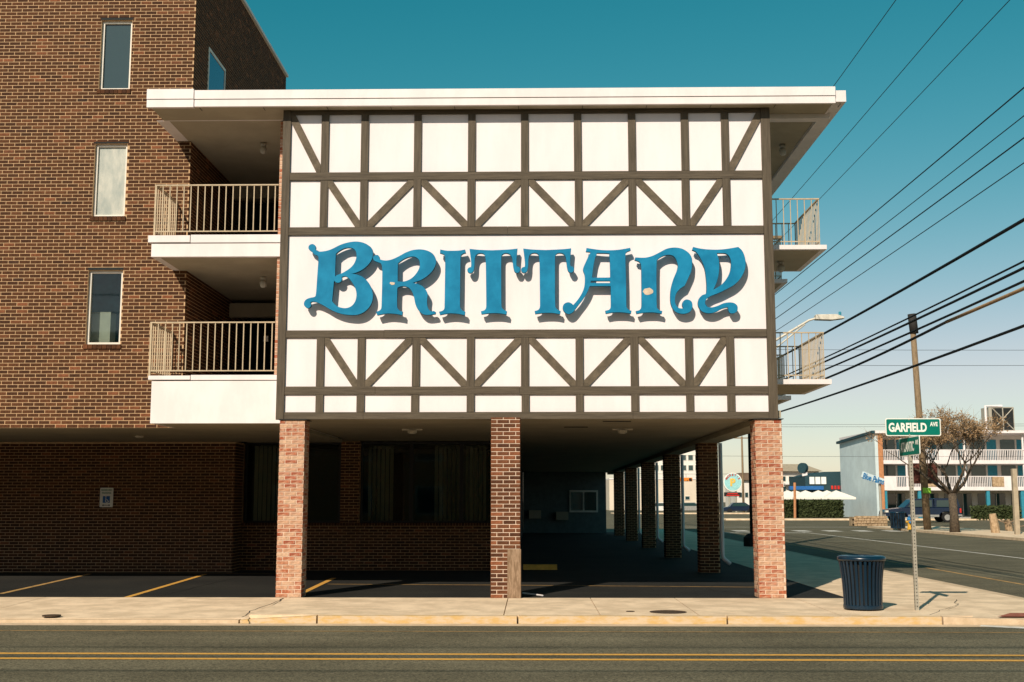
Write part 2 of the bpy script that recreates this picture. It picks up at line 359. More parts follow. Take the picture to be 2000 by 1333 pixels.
# ================================================================== THE SETTING
YF = 20.4
street = flat('street', [(-400, -60), (600, -60), (600, 900), (-400, 900)], 0.0, 'road')
KY = 17.2; LOTY = 20.4; KX = 8.2; LX = 5.25
# pavement along the street: slabs with open joints; dropped towards the road where cars cross it
walk = thing('sidewalk', (0, KY, 0), 'tan concrete pavement of large slabs between road and parking lot', kind='structure')
joints = [-40, -34, -28, -22, -17, -12.4, -8.2, -4.05, -0.42, 0.95, 2.35, 4.35, 6.2, KX-0.16]
def slab(x0, x1, y0, y1, zf):
    g = 0.007; b = MB()
    b.add([(x0+g, y0, -0.1), (x1-g, y0, -0.1), (x1-g, y1, -0.1), (x0+g, y1, -0.1), (x0+g, y0, zf), (x1-g, y0, zf), (x1-g, y1, ZS), (x0+g, y1, ZS)],
          [(0, 3, 2, 1), (4, 5, 6, 7), (0, 1, 5, 4), (1, 2, 6, 5), (2, 3, 7, 6), (3, 0, 4, 7)])
    return b.build('paving_slab', 'walk', walk)
for a, b in zip(joints[:-1], joints[1:]):
    slab(a, b, KY+0.16, LOTY, 0.055 if b <= -4 else (0.075 if a > 6 else ZS))
y = LOTY
for k in range(16):
    y2 = y+(3.1 if k else 1.6)
    b = MB().box(LX, KX-0.16, y+0.007, y2-0.007, -0.1, ZS-0.002).build('paving_slab', 'walk', walk); y = y2
# kerb stones
kerb = thing('kerb', (0, KY, 0), 'low concrete kerb with worn yellow paint along the road', kind='structure')
kj = [-40, -31, -22, -13, -8.6, -4.15, -3.05, -0.22, 2.72, 5.72]
for a, b in zip(kj[:-1], kj[1:]):
    h0 = 0.05 if b <= -4 else (0.05 if b < -3 else ZS); h1 = 0.05 if b <= -4 else ZS
    m = MB(); m.add([(a+.012, KY, -.1), (b-.012, KY, -.1), (b-.012, KY+.16, -.1), (a+.012, KY+.16, -.1), (a+.012, KY+.015, h0), (b-.012, KY+.015, h1), (b-.012, KY+.158, h1), (a+.012, KY+.158, h0)],
                    [(0, 3, 2, 1), (4, 5, 6, 7), (0, 1, 5, 4), (1, 2, 6, 5), (2, 3, 7, 6), (3, 0, 4, 7)])
    m.build('kerb_stone', 'kerbyel' if a > -5 else 'kerb', kerb)
m = MB(); a, b = 5.72, KX
m.add([(a+.012, KY, -.1), (b, KY, -.1), (b, KY+.16, -.1), (a+.012, KY+.16, -.1), (a+.012, KY+.015, ZS), (b, KY+.015, .03), (b, KY+.158, .03), (a+.012, KY+.158, ZS)],
      [(0, 3, 2, 1), (4, 5, 6, 7), (0, 1, 5, 4), (1, 2, 6, 5), (2, 3, 7, 6), (3, 0, 4, 7)])
m.build('kerb_stone', 'kerb', kerb)
y = KY+.16
for k in range(15):
    box('kerb_stone', 'kerb', kerb, KX-.158, KX, y+.012, y+3.6-.012, -.1, ZS); y += 3.6
flat('gutter', [(-40, KY-.30), (KX, KY-.30), (KX, KY), (-40, KY)], 0.004, 'kerb')
flat('tactile_paving', [(6.55, KY+.2), (7.9, KY+.2), (7.9, KY+.75), (6.95, KY+.75)], ZS-.012, 'redpad')
# parking lot
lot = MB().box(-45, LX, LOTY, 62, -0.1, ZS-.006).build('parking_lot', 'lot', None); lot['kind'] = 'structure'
def line(name, pts, w, z, m):
    """painted stripe following pts"""
    b = MB(); pts = [Vector((p[0], p[1], 0)) for p in pts]; L = []; Rr = []
    for i, p in enumerate(pts):
        d = (pts[min(i+1, len(pts)-1)]-pts[max(i-1, 0)]).normalized(); n = Vector((-d.y, d.x, 0))*w/2
        L.append(p+n); Rr.append(p-n)
    for i in range(len(pts)-1):
        b.quad((L[i].x, L[i].y, z), (Rr[i].x, Rr[i].y, z), (Rr[i+1].x, Rr[i+1].y, z), (L[i+1].x, L[i+1].y, z))
    o = b.build(name, m); o['kind'] = 'structure'; return o
zl = ZS-.002
for (a, b) in [((0, 1160), (175, 1121)), ((243, 1168), (400, 1122)), ((593, 1157), (652, 1129))]:
    line('parking_line', [G(*a), G(*b)], 0.11, zl, 'yellow' if a[0] > 200 else 'yellowold')
line('parking_line', [G(640, 1141), G(1000, 1143), G(1490, 1147)], 0.07, zl, 'yellowold')
line('parking_line', [G(-200, 1119), G(150, 1119), G(540, 1121)], 0.07, zl, 'yellowold')
# road paint
for yy in (13.86, 13.43): line('centre_line', [(-60, yy), (60, yy)], 0.13, 0.004, 'yellow')
line('edge_line', [(-60, 16.25), (60, 16.2)], 0.045, 0.004, 'yellowold')
line('edge_line', [(10.1, 17.6), (10.1, 60)], 0.11, 0.004, 'yellowold')
line('stop_line', [G(1915, 1223, 0), G(2080, 1231, 0)], 0.22, 0.0045, 'white_line')
line('centre_line', [(14.6, 24), (14.6, 66)], 0.12, 0.004, 'white_line')
for k in range(7): line('crosswalk_bar', [(9.6+k*1.7, 68.5), (10.4+k*1.7, 68.5)], 2.2, 0.004, 'white_line')
line('stop_line', [(8.9, 64.5), (14.4, 64.5)], 0.5, 0.0045, 'white_line')
line('crosswalk_edge', [(9, 78), (21, 78)], 0.3, 0.004, 'white_line')
# far pavement across the side road
FX = 21.0
fw = MB().box(FX, 25.0, 44, 76, -0.1, ZS).build('far_pavement', 'walk', None); fw['kind'] = 'structure'
fw2 = MB().box(16.5, 60, 104, 108, -.1, .12).build('far_pavement', 'walk', None); fw2['kind'] = 'structure'
fw3 = MB().box(10, 40, 150, 156, -.1, .12).build('far_pavement', 'walk', None); fw3['kind'] = 'structure'
fk = thing('far_kerb', (FX, 60, 0), 'concrete kerb across the side road', kind='structure')
for k in range(8): box('kerb_stone', 'kerb', fk, FX-.15, FX-.003, 44+k*4+.01, 48+k*4-.01, -.1, ZS+.004)
# manhole covers and a crack on the pavement
def cover(px, py, r, label):
    g = G(px, py); o = MB().lathe((g.x, g.y, ZS-.01), [(r, 0), (r, .016), (r*.88, .018), (r*.86, .013), (.001, .013)], 20).build('manhole_cover', 'iron'); return props(o, label, 'manhole cover')
cover(1305, 1196, .27, 'large round rusty iron cover set in the pavement near the kerb')
cover(1231, 1195, .065, 'tiny round iron valve cover in the pavement beside the larger cover')
g = G(101, 1199); props(MB().lathe((g.x, g.y, .075), [(.13, 0), (.13, .016), (.11, .018), (.001, .015)], 16).build('manhole_cover', 'iron'), 'small dark iron cover set in the dropped pavement below the brick wing', 'manhole cover')
def crack(p0, p1, z, w=.012, seed=1):
    rnd = random.Random(seed); n = 14; a = Vector((p0[0], p0[1], 0)); b = Vector((p1[0], p1[1], 0)); d = (b-a); nn_ = Vector((-d.y, d.x, 0)).normalized(); pts = []; off = 0
    for k in range(n+1):
        off += rnd.gauss(0, .035); pts.append(a+d*k/n+nn_*off)
    o = line('pavement_crack', pts, w, z, 'tar'); return o
crack(G(484, 1206), G(540, 1169), ZS+.003, .02, 2)
crack(G(300, 1166), G(480, 1128), zl+.003, .02, 3); crack(G(1380, 1150), G(1480, 1166), zl+.003, .03, 4)
crack((9, 40), (20, 41.5), .006, .04, 8); crack((11.5, 22), (12.5, 60), .006, .04, 9); crack((5.6, 17.5), (6.9, 20.2), ZS+.002, .01, 10)
# ================================================================== MOTEL (half-timbered wing over the parking)
motel = thing('motel_building', (0, YF, ZS), 'white half-timbered motel wing standing on brick pillars over the parking lot', 'building')
BK = Bricks(motel)
X0 = P(552, 300, YF).x; X1 = P(1505, 300, YF).x
zt, zb = P(1000, 208, YF).z, P(1000, 818.5, YF).z           # top and bottom of the front
box('front_wall', 'stucco', motel, X0+.02, X1-.02, YF+.035, YF+.20, zb+.03, zt)
box('side_wall', 'stucco', motel, X1-.25, X1-.03, YF+.2, 62, zb+.05, zt)
box('side_wall', 'stucco', motel, X0+.03, X0+.25, YF+.2, 62, zb+.05, zt)
# timbers
def Z(py): return P(1000, py, YF).z
beams = [(208, 222), (335.5, 350.5), (442.5, 457.5), (644.5, 659), (755, 770), (805, 818.5)]
posts = [634, 712, 816, 921, 1025, 1129, 1234, 1338, 1417]
PXs = [P(p, 300, YF).x for p in posts]; HW = .066
def timber(*b):
    x0, x1, y0, y1, z0, z1 = b
    return MB().box(x0, x1, YF+random.uniform(-.006, .004), YF+.05, z0+random.uniform(-.003, .003), z1+random.uniform(-.003, .003)).build('timber_beam', 'timberh' if x1-x0 > z1-z0 else 'timberv', motel)
CXL, CXR = X0+.135, X1-.155
for (a, b) in ((X0, CXL), (CXR, X1)):
    MB().box(a, b, YF-.012, YF+.06, zb-.01, zt).build('corner_post', 'timberv', motel)
spl = {0: [], 1: [], 2: [PXs[4]-.3], 3: [PXs[2]-.55], 4: [PXs[1]+.25, PXs[4]-.1], 5: [PXs[1]+.05, PXs[5]+.9]}
for i, (a, b) in enumerate(beams):
    xs = [CXL+.002]+spl[i]+[CXR-.002]
    for p, q in zip(xs[:-1], xs[1:]): timber(p+.002, q-.002, 0, 0, Z(b), Z(a))
rows = [(222, 335.5), (350.5, 442.5), (659, 755), (770, 805)]
for r, (a, b) in enumerate(rows):
    for x in PXs:
        j = random.uniform(-.006, .006); timber(x-HW+j, x+HW+j, 0, 0, Z(b)+.002, Z(a)-.002)
edges = [CXL]+PXs+[CXR]
def brace(bay, r, up):
    """diagonal in a bay between two posts: up = rises to the right"""
    xa = edges[bay]+(HW if bay > 0 else 0)+.003; xb = edges[bay+1]-(HW if bay < 9 else 0)-.003
    za, zc = Z(rows[r][1])+.003, Z(rows[r][0])-.003
    w = .125/math.cos(math.atan2(zc-za, xb-xa)) if False else .13
    h = w*math.hypot(xb-xa, zc-za)/(xb-xa); v = w*math.hypot(xb-xa, zc-za)/(zc-za)
    if up: pts = [(xa, za), (xa+v*.5, za), (xb, zc-h*.5), (xb, zc), (xb-v*.5, zc), (xa, za+h*.5)]
    else: pts = [(xb, za), (xb, za+h*.5), (xa+v*.5, zc), (xa, zc), (xa, zc-h*.5), (xb-v*.5, za)]
    MB().prism(pts, 'y', YF+.006, YF+.05).build('timber_brace', 'timber', motel)
brace(0, 0, False); brace(9, 0, True)
for r in (1, 2):
    for bay, up in ((1, 0), (2, 1), (3, 0), (4, 1), (5, 0), (6, 1), (7, 0), (8, 1)): brace(bay, r, bool(up))
# roof slab with two-step fascia, overhanging to both sides
RL, RJ, RR = P(287, 190, 20.12).x, P(379, 190, 20.12).x, P(1632, 190, 20.12).x
rz0, rz1, rz2 = P(1000, 204.5, 20.12).z, P(1000, 190, 20.12).z, P(1000, 173, 20.12).z
box('roof_slab', 'soffit', motel, RL+.05, RR-.03, 20.2, 62, rz0+.01, rz2-.03)
for (a, b, d, k) in ((RL, RJ-.006, -.015, .02), (RJ+.006, RR, 0, 0)):
    box('fascia_board', 'trim', motel, a, b, 20.12+d, 20.195, rz1, rz2+k)
    box('fascia_board', 'trim', motel, a, b, 20.135+d, 20.194, rz0-k*.6, rz1-.012)
box('fascia_board', 'trim', motel, RR-.04, RR, 20.196, 62, rz0, rz2-.004)
box('gutter', 'trim', motel, RR+.002, P(1652, 180, 20.17).x, 20.17, 62, P(1640, 199, 20.17).z, P(1640, 177, 20.17).z)
for k in range(11):
    x = RL+.9+k*1.12
    box('soffit_joint', 'dark', motel, x, x+.008, 20.21, 20.39, rz0+.004, rz0+.012)
# header beams under the roof on both sides of the timbered front
hz = P(1550, 232, 20.75).z
box('header_beam', 'trim', motel, X1+.003, P(1620, 220, 20.75).x, 20.75, 20.95, hz, rz0+.008)
box('header_beam', 'trim', motel, P(1614, 235, 20.75).x-.12, P(1620, 220, 20.75).x-.002, 20.952, 60, hz+.02, rz0+.008)
HL = P(307, 225, 20.95).x
box('header_beam', 'trim', motel, HL, X0-.003, 20.93, 20.968, P(420, 236, 20.95).z, rz0+.008)
box('header_beam', 'trim', motel, HL, HL+.22, 20.972, 22.19, P(420, 236, 20.95).z+.01, rz0+.008)
# brick end wall beside the corner post
XP = P(541.5, 500, 20.97).x
pier = box('brick_pier', 'mortarw', motel, XP, X0-.002, 20.97, 27, zb+.02, rz0)
BK.wall(pier, (XP, 20.97, zb+.1), (1, 0, 0), (0, -1, 0), X0-XP-.004, zb+.1, rz0-.02, m='brickred', keep=False)
# left access balconies between the brick wing and the timbered front
WX = -6.546                                                    # right face of the brick wing
def left_balcony(pc0, pc1, pf1, label):
    yb = 20.88
    c0, c1, f1 = P(420, pc0, yb).z, P(420, pc1, yb).z, P(420, pf1, yb).z
    xa = P(290, pc0, yb).x; xb = X0-.004
    box('balcony_slab', 'trim', motel, xa+.055, xb, yb+.02, 27, f1, c1-.012)
    box('balcony_soffit', 'soffit', motel, xa+.20, xb-.003, yb+.14, 26.9, f1-.006, f1-.001)
    box('balcony_floor', 'lamp2', motel, WX+.02, xb-.2, 22.41, 26.98, c1-.01, c0+.006)
    xm = P(372, pc0, yb).x
    box('balcony_cap', 'trim', motel, xa, xm-.006, yb-.012, 22.18, c1+.006, c0)
    box('balcony_cap', 'trim', motel, xm+.006, xb, yb, 22.4, c1, c0+.012)
    return c0
zc_up = left_balcony(460, 474, 501, '')
zc_lo = left_balcony(734, 742.5, 827, '')
def railing(x0, x1, yb, z0, pt, ret, pitch=.127):
    """front railing from x0 to x1 at depth yb, with a return to depth ret at x0"""
    zt_ = P(420, pt, yb).z; r = .0085
    R = MB().box(x0-.018, x1, yb-.018, yb+.018, zt_-.022, zt_).box(x0, x1, yb-.010, yb+.010, z0+.075, z0+.093).build('balcony_railing', 'rail', motel)
    b0 = MB().box(-r, r, -r, r, 0, zt_-z0-.085).build('baluster', 'rail', None); me = b0.data; bpy.data.objects.remove(b0)
    L = LOC[motel.name]; x = x0+pitch
    spots = []
    while x < x1-.03: spots.append((x, yb)); x += pitch
    if ret:
        R2 = MB().box(x0-.018, x0+.018, yb+.019, ret, zt_-.022, zt_).box(x0-.01, x0+.01, yb+.02, ret, z0+.075, z0+.093).build('balcony_railing', 'rail', motel)
        y = yb+.127
        while y < ret-.02: spots.append((x0, y)); y += .127
    for (x, y) in spots:
        o = bpy.data.objects.new('baluster', me); COL.objects.link(o); o.parent = R; o.location = Vector((x, y, z0+.085))-L
    MB().box(x0-.016, x0+.016, yb-.016, yb+.016, z0, zt_-.022).build('rail_post', 'rail', R)
for (zc, pt, pxl) in ((zc_up, 361, 304), (zc_lo, 629, 294.5)):
    x0 = P(pxl, pt+40, 20.98).x
    railing(x0, XP-.006, 20.98, zc+.012, pt, 22.19)
# inside of the access balconies: ceilings, back wall, lamps
for (za, zb_) in ((zc_up, rz0), (zc_lo, P(420, 501, 20.4).z)):
    box('corridor_wall', 'dark', motel, WX+.01, XP-.01, 27, 27.15, za, zb_-.01)  # near-black colour stands in for the unlit depth of the corridor
    box('corridor_beam', 'soffit', motel, WX+.012, XP-.005, 25.4, 25.6, zb_-.30, zb_-.004)
    g = P(515, 272 if za > 5 else 530, 22.3)
    MB().lathe((g.x, 22.3, zb_-.075), [(.055, .07), (.06, .02), (.03, 0)], 12).lathe((g.x, 22.3, zb_-.22), [(.02, 0), (.06, .03), (.07, .10), (.045, .148)], 12).build('ceiling_lamp', 'globe', motel, smooth=True)
g = P(519, 662, 24.5); box('corridor_notice', 'frame', motel, g.x-.05, g.x+.05, 24.5, 24.52, g.z-.06, g.z+.06)
# right-hand balconies along the side road
BR = P(1615, 487, 20.85).x; B2 = P(1624.5, 750, 20.85).x
for k in range(8):
    ys = 20.85+k*3.3
    for (zt_, zb_, xr, pt) in ((P(1600, 478.5, 20.85).z, P(1600, 487, 20.85).z, BR, 388), (P(1600, 741, 20.85).z, P(1600, 750.5, 20.85).z, B2, 649)):
        box('balcony_slab', 'trim', motel, X1-.02, xr, ys, ys+2.1, zb_, zt_)
        box('balcony_soffit', 'soffit', motel, X1-.01, xr-.10, ys+.1, ys+2.0, zb_-.006, zb_-.001)
        if k > 2: continue
        zr = P(1600, pt, 20.95).z; xq = xr-.10; L = LOC[motel.name]
        R = MB().box(X1, xq+.014, ys+.08, ys+.108, zr-.022, zr).box(xq-.014, xq+.014, ys+.109, ys+2.0, zr-.022, zr).box(X1, xq, ys+.085, ys+.103, zt_+.07, zt_+.088).box(xq-.008, xq+.008, ys+.104, ys+2.0, zt_+.07, zt_+.088)
        R.box(X1, xq+.014, ys+2.001, ys+2.029, zr-.022, zr)
        R = R.build('balcony_railing', 'rail', motel)
        b0 = MB().box(-.007, .007, -.007, .007, 0, zr-zt_-.02).build('baluster', 'rail', None); me = b0.data; bpy.data.objects.remove(b0)
        sp = [(xq-.125*j, ys+.094) for j in range(0, 8)]+[(xq, ys+.094+.105*j) for j in range(1, 19)]+[(xq-.125*j, ys+2.015) for j in range(0, 8)]
        for (x, y) in sp:
            if x < X1+.02: continue
            o = bpy.data.objects.new('baluster', me); COL.objects.link(o); o.parent = R; o.location = Vector((x, y, zt_))-L
for (px, py, y) in ((1528, 275, 22.6), (1525, 520, 21.9)):
    g = P(px, py, y); zc = rz0 if py < 400 else P(1600, 487, 20.85).z
    MB().lathe((g.x, y, zc-.07), [(.055, .068), (.06, .02), (.03, 0)], 12).lathe((g.x, y, zc-.21), [(.03, 0), (.06, .03), (.07, .10), (.045, .14)], 12).build('balcony_lamp', 'globe', motel, smooth=True)
# undercroft: ceiling, pillars, columns along the side, lobby front
zc = zb+.02
box('ceiling', 'soffit', motel, X0+.004, X1+.06, YF+.06, 62, zc, zc+.12)
box('ceiling', 'soffit', motel, WX-.02, X0+.003, 20.96, 27.62, zc-.075, zc-.01)
box('ceiling', 'soffit', motel, -18, X0+.003, 27.63, 62, zc-.002, zc+.1)
box('edge_beam', 'soffit', motel, X1-.35, X1+.08, 20.9, 62, zc-.10, zc-.002)
def pillar(xl, xr, yf, m, mort, name='pillar', cap=True, ztop=None, keep=True, side=True):
    zt_ = ztop or zb-.012; d = xr-xl
    p = box(name, mort, motel, xl+.007, xr-.007, yf+.007, yf+d-.007, ZS-.05, zt_-.001)
    BK.wall(p, (xl+.003, yf+.007, ZS), (1, 0, 0), (0, -1, 0), d-.006, ZS, zt_, m=m, keep=keep)
    if side: BK.wall(p, (xl+.007, yf+d-.003, ZS), (0, -1, 0), (-1, 0, 0), d-.006, ZS, zt_, m=m, keep=False, phase=-.1)
    BK.wall(p, (xr-.007, yf+.003, ZS), (0, 1, 0), (1, 0, 0), d-.006, ZS, zt_, m=m, keep=False, phase=-.1)
    if cap: box('cap_plate', 'black', p, xl-.03, xr+.03, yf-.03, yf+d+.03, zt_, zt_+.012)
    return p
PL = (P(537.5, 1167, YF).x, P(582, 1167, YF).x); PM = (P(958, 1167, 20.34).x, P(1016.5, 1167, 20.34).x); PR = (P(1483.5, 1167, YF).x, P(1537, 1167, YF).x)
pillar(PL[0], PL[1]+.05, YF+.01, 'brickred', 'mortarw')
pillar(PM[0], PM[1], 20.335, 'brickmid', 'mortarw', cap=False, ztop=zb+.02)
pillar(PR[0], PR[1], YF+.01, 'brickred', 'mortarw')
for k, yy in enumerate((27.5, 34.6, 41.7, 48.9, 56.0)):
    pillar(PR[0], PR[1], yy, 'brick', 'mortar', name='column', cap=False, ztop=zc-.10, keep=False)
    d = .045; x = PR[1]+.06
    MB().tube([(x, yy+.05, zc-.1), (x, yy+.05, .50), (x+.02, yy+.04, .42), (x+.16, yy-.02, .30)], d, 8).build('downspout', 'trim', motel, smooth=True)
# lobby front under the wing: low brick wall, windows with vertical blinds
LY = 28.35; xa, xb = WX-.36, P(1000, 1000, LY).x
sill = P(700, 1022, LY).z; hd = zc-.02
lw = box('lobby_wall', 'mortar', motel, xa, xb, LY, LY+.2, ZS-.05, sill)
BK.wall(lw, (xa, LY, ZS), (1, 0, 0), (0, -1, 0), xb-xa, ZS, sill-.07, keep=False)
sm = MB()
x = xa
while x < xb: sm.box(x, x+.057, LY-.03, LY+.1, sill-.065, sill+.004); x += .068
sm.build('sill_bricks', 'brick', motel, kind='stuff')
px0, px1 = P(665, 950, LY).x, P(703, 950, LY).x
pw = box('lobby_pier', 'mortar', motel, px0, px1, LY+.005, LY+.2, sill, hd)
BK.wall(pw, (px0, LY+.005, sill+.01), (1, 0, 0), (0, -1, 0), px1-px0, sill+.01, hd, keep=False)
for (a, b) in ((xa+.1, px0-.01), (px1+.01, xb)):
    n = 2 if b-a < 3 else 3
    for i in range(n):
        p, q = a+(b-a)*i/n, a+(b-a)*(i+1)/n
        w = MB().box(p, p+.05, LY+.06, LY+.13, sill+.006, hd-.003).box(q-.05, q, LY+.06, LY+.13, sill+.006, hd-.003).box(p+.051, q-.051, LY+.06, LY+.13, hd-.06, hd-.003).box(p+.051, q-.051, LY+.06, LY+.13, sill+.006, sill+.05).build('lobby_window', 'black', motel)
        box('pane', 'glass', w, p+.05, q-.05, LY+.10, LY+.106, sill+.05, hd-.06)
# vertical blinds seen through the glass
GT = bpy.data.materials.new('clear_glass'); GT.use_nodes = True
nn = GT.node_tree; nn.nodes.clear(); tr = nn.nodes.new('ShaderNodeBsdfTransparent'); gl = nn.nodes.new('ShaderNodeBsdfGlossy'); gl.inputs['Roughness'].default_value = .03
fr = nn.nodes.new('ShaderNodeFresnel'); fr.inputs[0].default_value = 1.5; ms = nn.nodes.new('ShaderNodeMixShader'); om = nn.nodes.new('ShaderNodeOutputMaterial')
tr.inputs[0].default_value = (.8, .85, .82, 1)
nn.links.new(fr.outputs[0], ms.inputs[0]); nn.links.new(tr.outputs[0], ms.inputs[1]); nn.links.new(gl.outputs[0], ms.inputs[2]); nn.links.new(ms.outputs[0], om.inputs[0])
for o in motel.children_recursive:
    if o.name.startswith('pane'): o.data.materials[0] = GT
for (a, b) in ((500, 545), (722, 770), (852, 955)):
    m = MB(); x = P(a, 950, LY+.35).x; xe = P(b, 950, LY+.35).x
    while x < xe:
        t = random.uniform(.5, .9); dx, dy = .045*math.cos(t), .045*math.sin(t)
        m.quad((x-dx, LY+.35-dy, sill+.05), (x+dx, LY+.35+dy, sill+.05), (x+dx, LY+.35+dy, hd-.08), (x-dx, LY+.35-dy, hd-.08)); x += .105
    m.build('vertical_blind', 'soffit', motel)
box('lobby_end_wall', 'dark', motel, xa-.12, xa-.01, LY+.21, 33, ZS, zc-.004)  # lobby walls coloured near-black to read as an unlit room
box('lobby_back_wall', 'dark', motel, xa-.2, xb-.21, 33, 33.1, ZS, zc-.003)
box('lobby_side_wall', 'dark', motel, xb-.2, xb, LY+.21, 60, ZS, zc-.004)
# far end of the undercroft: pale wall with a window
ex0, ex1 = xb+.002, P(1184, 1000, 60).x
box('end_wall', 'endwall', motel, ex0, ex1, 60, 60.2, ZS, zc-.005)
a, b = P(1112, 958, 59.96), P(1168, 1001, 59.96)
w = MB().box(a.x, b.x, 59.93, 59.995, b.z, a.z).build('end_window', 'frame', motel)
for i in range(2):
    p = a.x+.08+(b.x-a.x-.08)*i/2; q = p+(b.x-a.x)/2-.12
    box('pane', 'glass', w, p, q, 59.915, 59.925, b.z+.09, a.z-.09)
for (px, py) in ((1098, 1008), (1045, 1005)):
    g = P(px, py, 59.8); box('wall_box', 'soffit', motel, g.x-.3, g.x+.3, 59.7, 59.99, g.z-.2, g.z+.2)
# ceiling fittings of the undercroft
for (px, py) in ((805, 856), (1216, 856), (272, 857)):
    yy = 23.6; x = P(px, py, yy).x
    if px < 300: yy = 25.0; x = P(px, py, yy).x
    MB().box(x-.2, x+.2, yy-.03, yy+.03, zc-.03, zc-.002).lathe((x, yy, zc-.10), [(.05, 0), (.09, .02), (.09, .07)], 12).build('ceiling_fitting', 'lamp', motel)
for (px, py, w_) in ((1205, 828, .5), (1125, 849, .45)):
    g = P(px, py, 21.3 if py < 840 else 23); box('ceiling_vent', 'dark', motel, g.x-w_/2, g.x+w_/2, g.y-.05, g.y+.05, zc-.012, zc-.002)
BK.finish()
# ================================================================== BRICK WING
wing = thing('brick_wing', (-12, 22.2, ZS), 'dark brown brick motel wing with tall narrow white-framed windows', 'building')
WB = Bricks(wing); YW = 22.2
wz0, wz1 = P(200, 836, YW).z, 12.9
wl = -18.0
wins = []
for (pxa, pya, pxb, pyb) in ((199, 40, 253, 175), (186, 281, 243, 423), (173, 528, 234, 673)):
    a, b = P(pxa, pya, YW), P(pxb, pyb, YW); wins.append((a.x, b.x, b.z, a.z))
m = MB()
zs = sorted([w[2] for w in wins]+[w[3] for w in wins])
wx0 = min(w[0] for w in wins)-.001; wx1 = max(w[1] for w in wins)+.001
fw_ = MB().box(wl, wx0, YW, YW+.25, wz0, wz1).box(wx1, WX-.007, YW, YW+.25, wz0, wz1)
lv = sorted(wins, key=lambda w: w[2]); zprev = wz0
for w in lv:
    fw_.box(wx0, wx1, YW, YW+.25, zprev, w[2])
    if w[0]-wx0 > .002: fw_.box(wx0, w[0], YW, YW+.25, w[2], w[3])
    if wx1-w[1] > .002: fw_.box(w[1], wx1, YW, YW+.25, w[2], w[3])
    zprev = w[3]
fw_.box(wx0, wx1, YW, YW+.25, zprev, wz1)
wall = fw_.build('front_wall', 'mortar', wing)
holes = [(w[0]-wl-.005, w[1]-wl+.005, w[2]-.085, w[3]+.005) for w in wins]
WB.wall(wall, (wl, YW, wz0), (1, 0, 0), (0, -1, 0), WX-wl-.002, wz0+.004, wz1-.02, holes=holes)
swz = box('side_wall', 'mortar', wing, WX-.25, WX-.0075, YW+.251, 30.6, zc+.14, wz1)
a = P(384+24, 95, 23.0)
# the shaded side carries one window high up
def onside(px, py):
    d = ray(px, py); t = (WX)/d[0]; return d[1]*t, EZ+d[2]*t
sy0, sz1 = onside(408, 92); sy1, _ = onside(440, 135); sz0 = onside(408, 215)[1]
WB.wall(swz, (WX-.0075, YW+.002, 0), (0, 1, 0), (1, 0, 0), 8.4, zc+.16, wz1-.02, holes=[(sy0-YW, sy1-YW, sz0, sz1)], keep=False, phase=-.1)
sw = MB().box(WX-.02, WX+.012, sy0, sy0+.05, sz0, sz1).box(WX-.02, WX+.012, sy1-.05, sy1, sz0, sz1).box(WX-.02, WX+.012, sy0+.051, sy1-.051, sz1-.06, sz1).build('window', 'frame', wing)
box('pane', 'glassblue', sw, WX-.006, WX-.001, sy0+.05, sy1-.05, sz0, sz1-.06)
box('roof_edge', 'trim', wing, WX-.3, WX+.05, YW-.05, 30.65, wz1+.002, wz1+.07)
box('roof_edge', 'trim', wing, wl, WX-.301, YW-.05, YW+.3, wz1+.002, wz1+.07)
box('roof_deck', 'soffit', wing, wl, WX-.26, YW+.301, 30.6, wz1-.2, wz1)
box('back_wall', 'mortar', wing, wl, WX-.26, 30.4, 30.6, wz0+.14, wz1-.21)
for i, w in enumerate(wins):
    x0, x1, z0, z1 = w; d = YW+.09
    f = MB().box(x0, x0+.045, d-.03, d+.05, z0, z1).box(x1-.045, x1, d-.03, d+.05, z0, z1).box(x0+.046, x1-.046, d-.03, d+.05, z1-.05, z1).box(x0+.046, x1-.046, d-.03, d+.05, z0, z0+.045)
    f = f.build('window', 'frame', wing)
    if i == 1: box('pane', 'frost', f, x0+.04, x1-.04, d+.01, d+.016, z0+.04, z1-.04)
    else:
        box('pane', 'glass' if i == 0 else GT, f, x0+.04, x1-.04, d+.01, d+.016, z0+.04, z1-.04)
    s_ = MB(); n = 8
    for k in range(n):
        q = x0-.03+(x1-x0+.06)*k/n; s_.box(q+.004, q+(x1-x0+.06)/n-.004, YW-.03, YW+.05, z0-.085, z0-.002)
    s_.build('window_sill', 'brick', wing)
    box('lintel', 'dark', wing, x0-.03, x1+.03, YW-.004, YW+.05, z1+.002, z1+.05)
x0, x1, z0, z1 = wins[2]
box('sky_tint_wall', 'teal', wing, x0-.4, x1+.4, YW+.85, YW+.9, z0-.3, z1+.3)  # teal of this wall stands in for sky reflected in the pane
g = P(203, 625, YW+.5); box('room_appliance', 'frame', wing, g.x-.16, g.x+.2, YW+.3, YW+.6, z0+.02, g.z+.12)
g = P(203, 660, YW+.5); box('room_shelf', 'frame', wing, x0, x1, YW+.38, YW+.8, z0-.05, z0+.03)
# soffit under the wing and the brick wall behind the parking bays
box('soffit', 'soffit', wing, wl, WX-.021, YW+.02, 27.6, wz0-.004, wz0+.05)
BY = 27.55; bx1 = P(456, 1000, BY).x
bw = box('parking_wall', 'mortar', wing, wl, bx1, BY, BY+.2, ZS-.05, wz0-.006)
WB.wall(bw, (wl, BY, ZS), (1, 0, 0), (0, -1, 0), bx1-wl, ZS+.004, wz0-.02, keep=False)
WB.wall(bw, (bx1, BY, ZS), (0, 1, 0), (1, 0, 0), .8, ZS+.004, wz0-.02, keep=False)
box('return_wall', 'mortar', wing, bx1-.2, bx1-.001, BY+.2, LY+.2, ZS-.05, wz0-.006)
WB.finish()
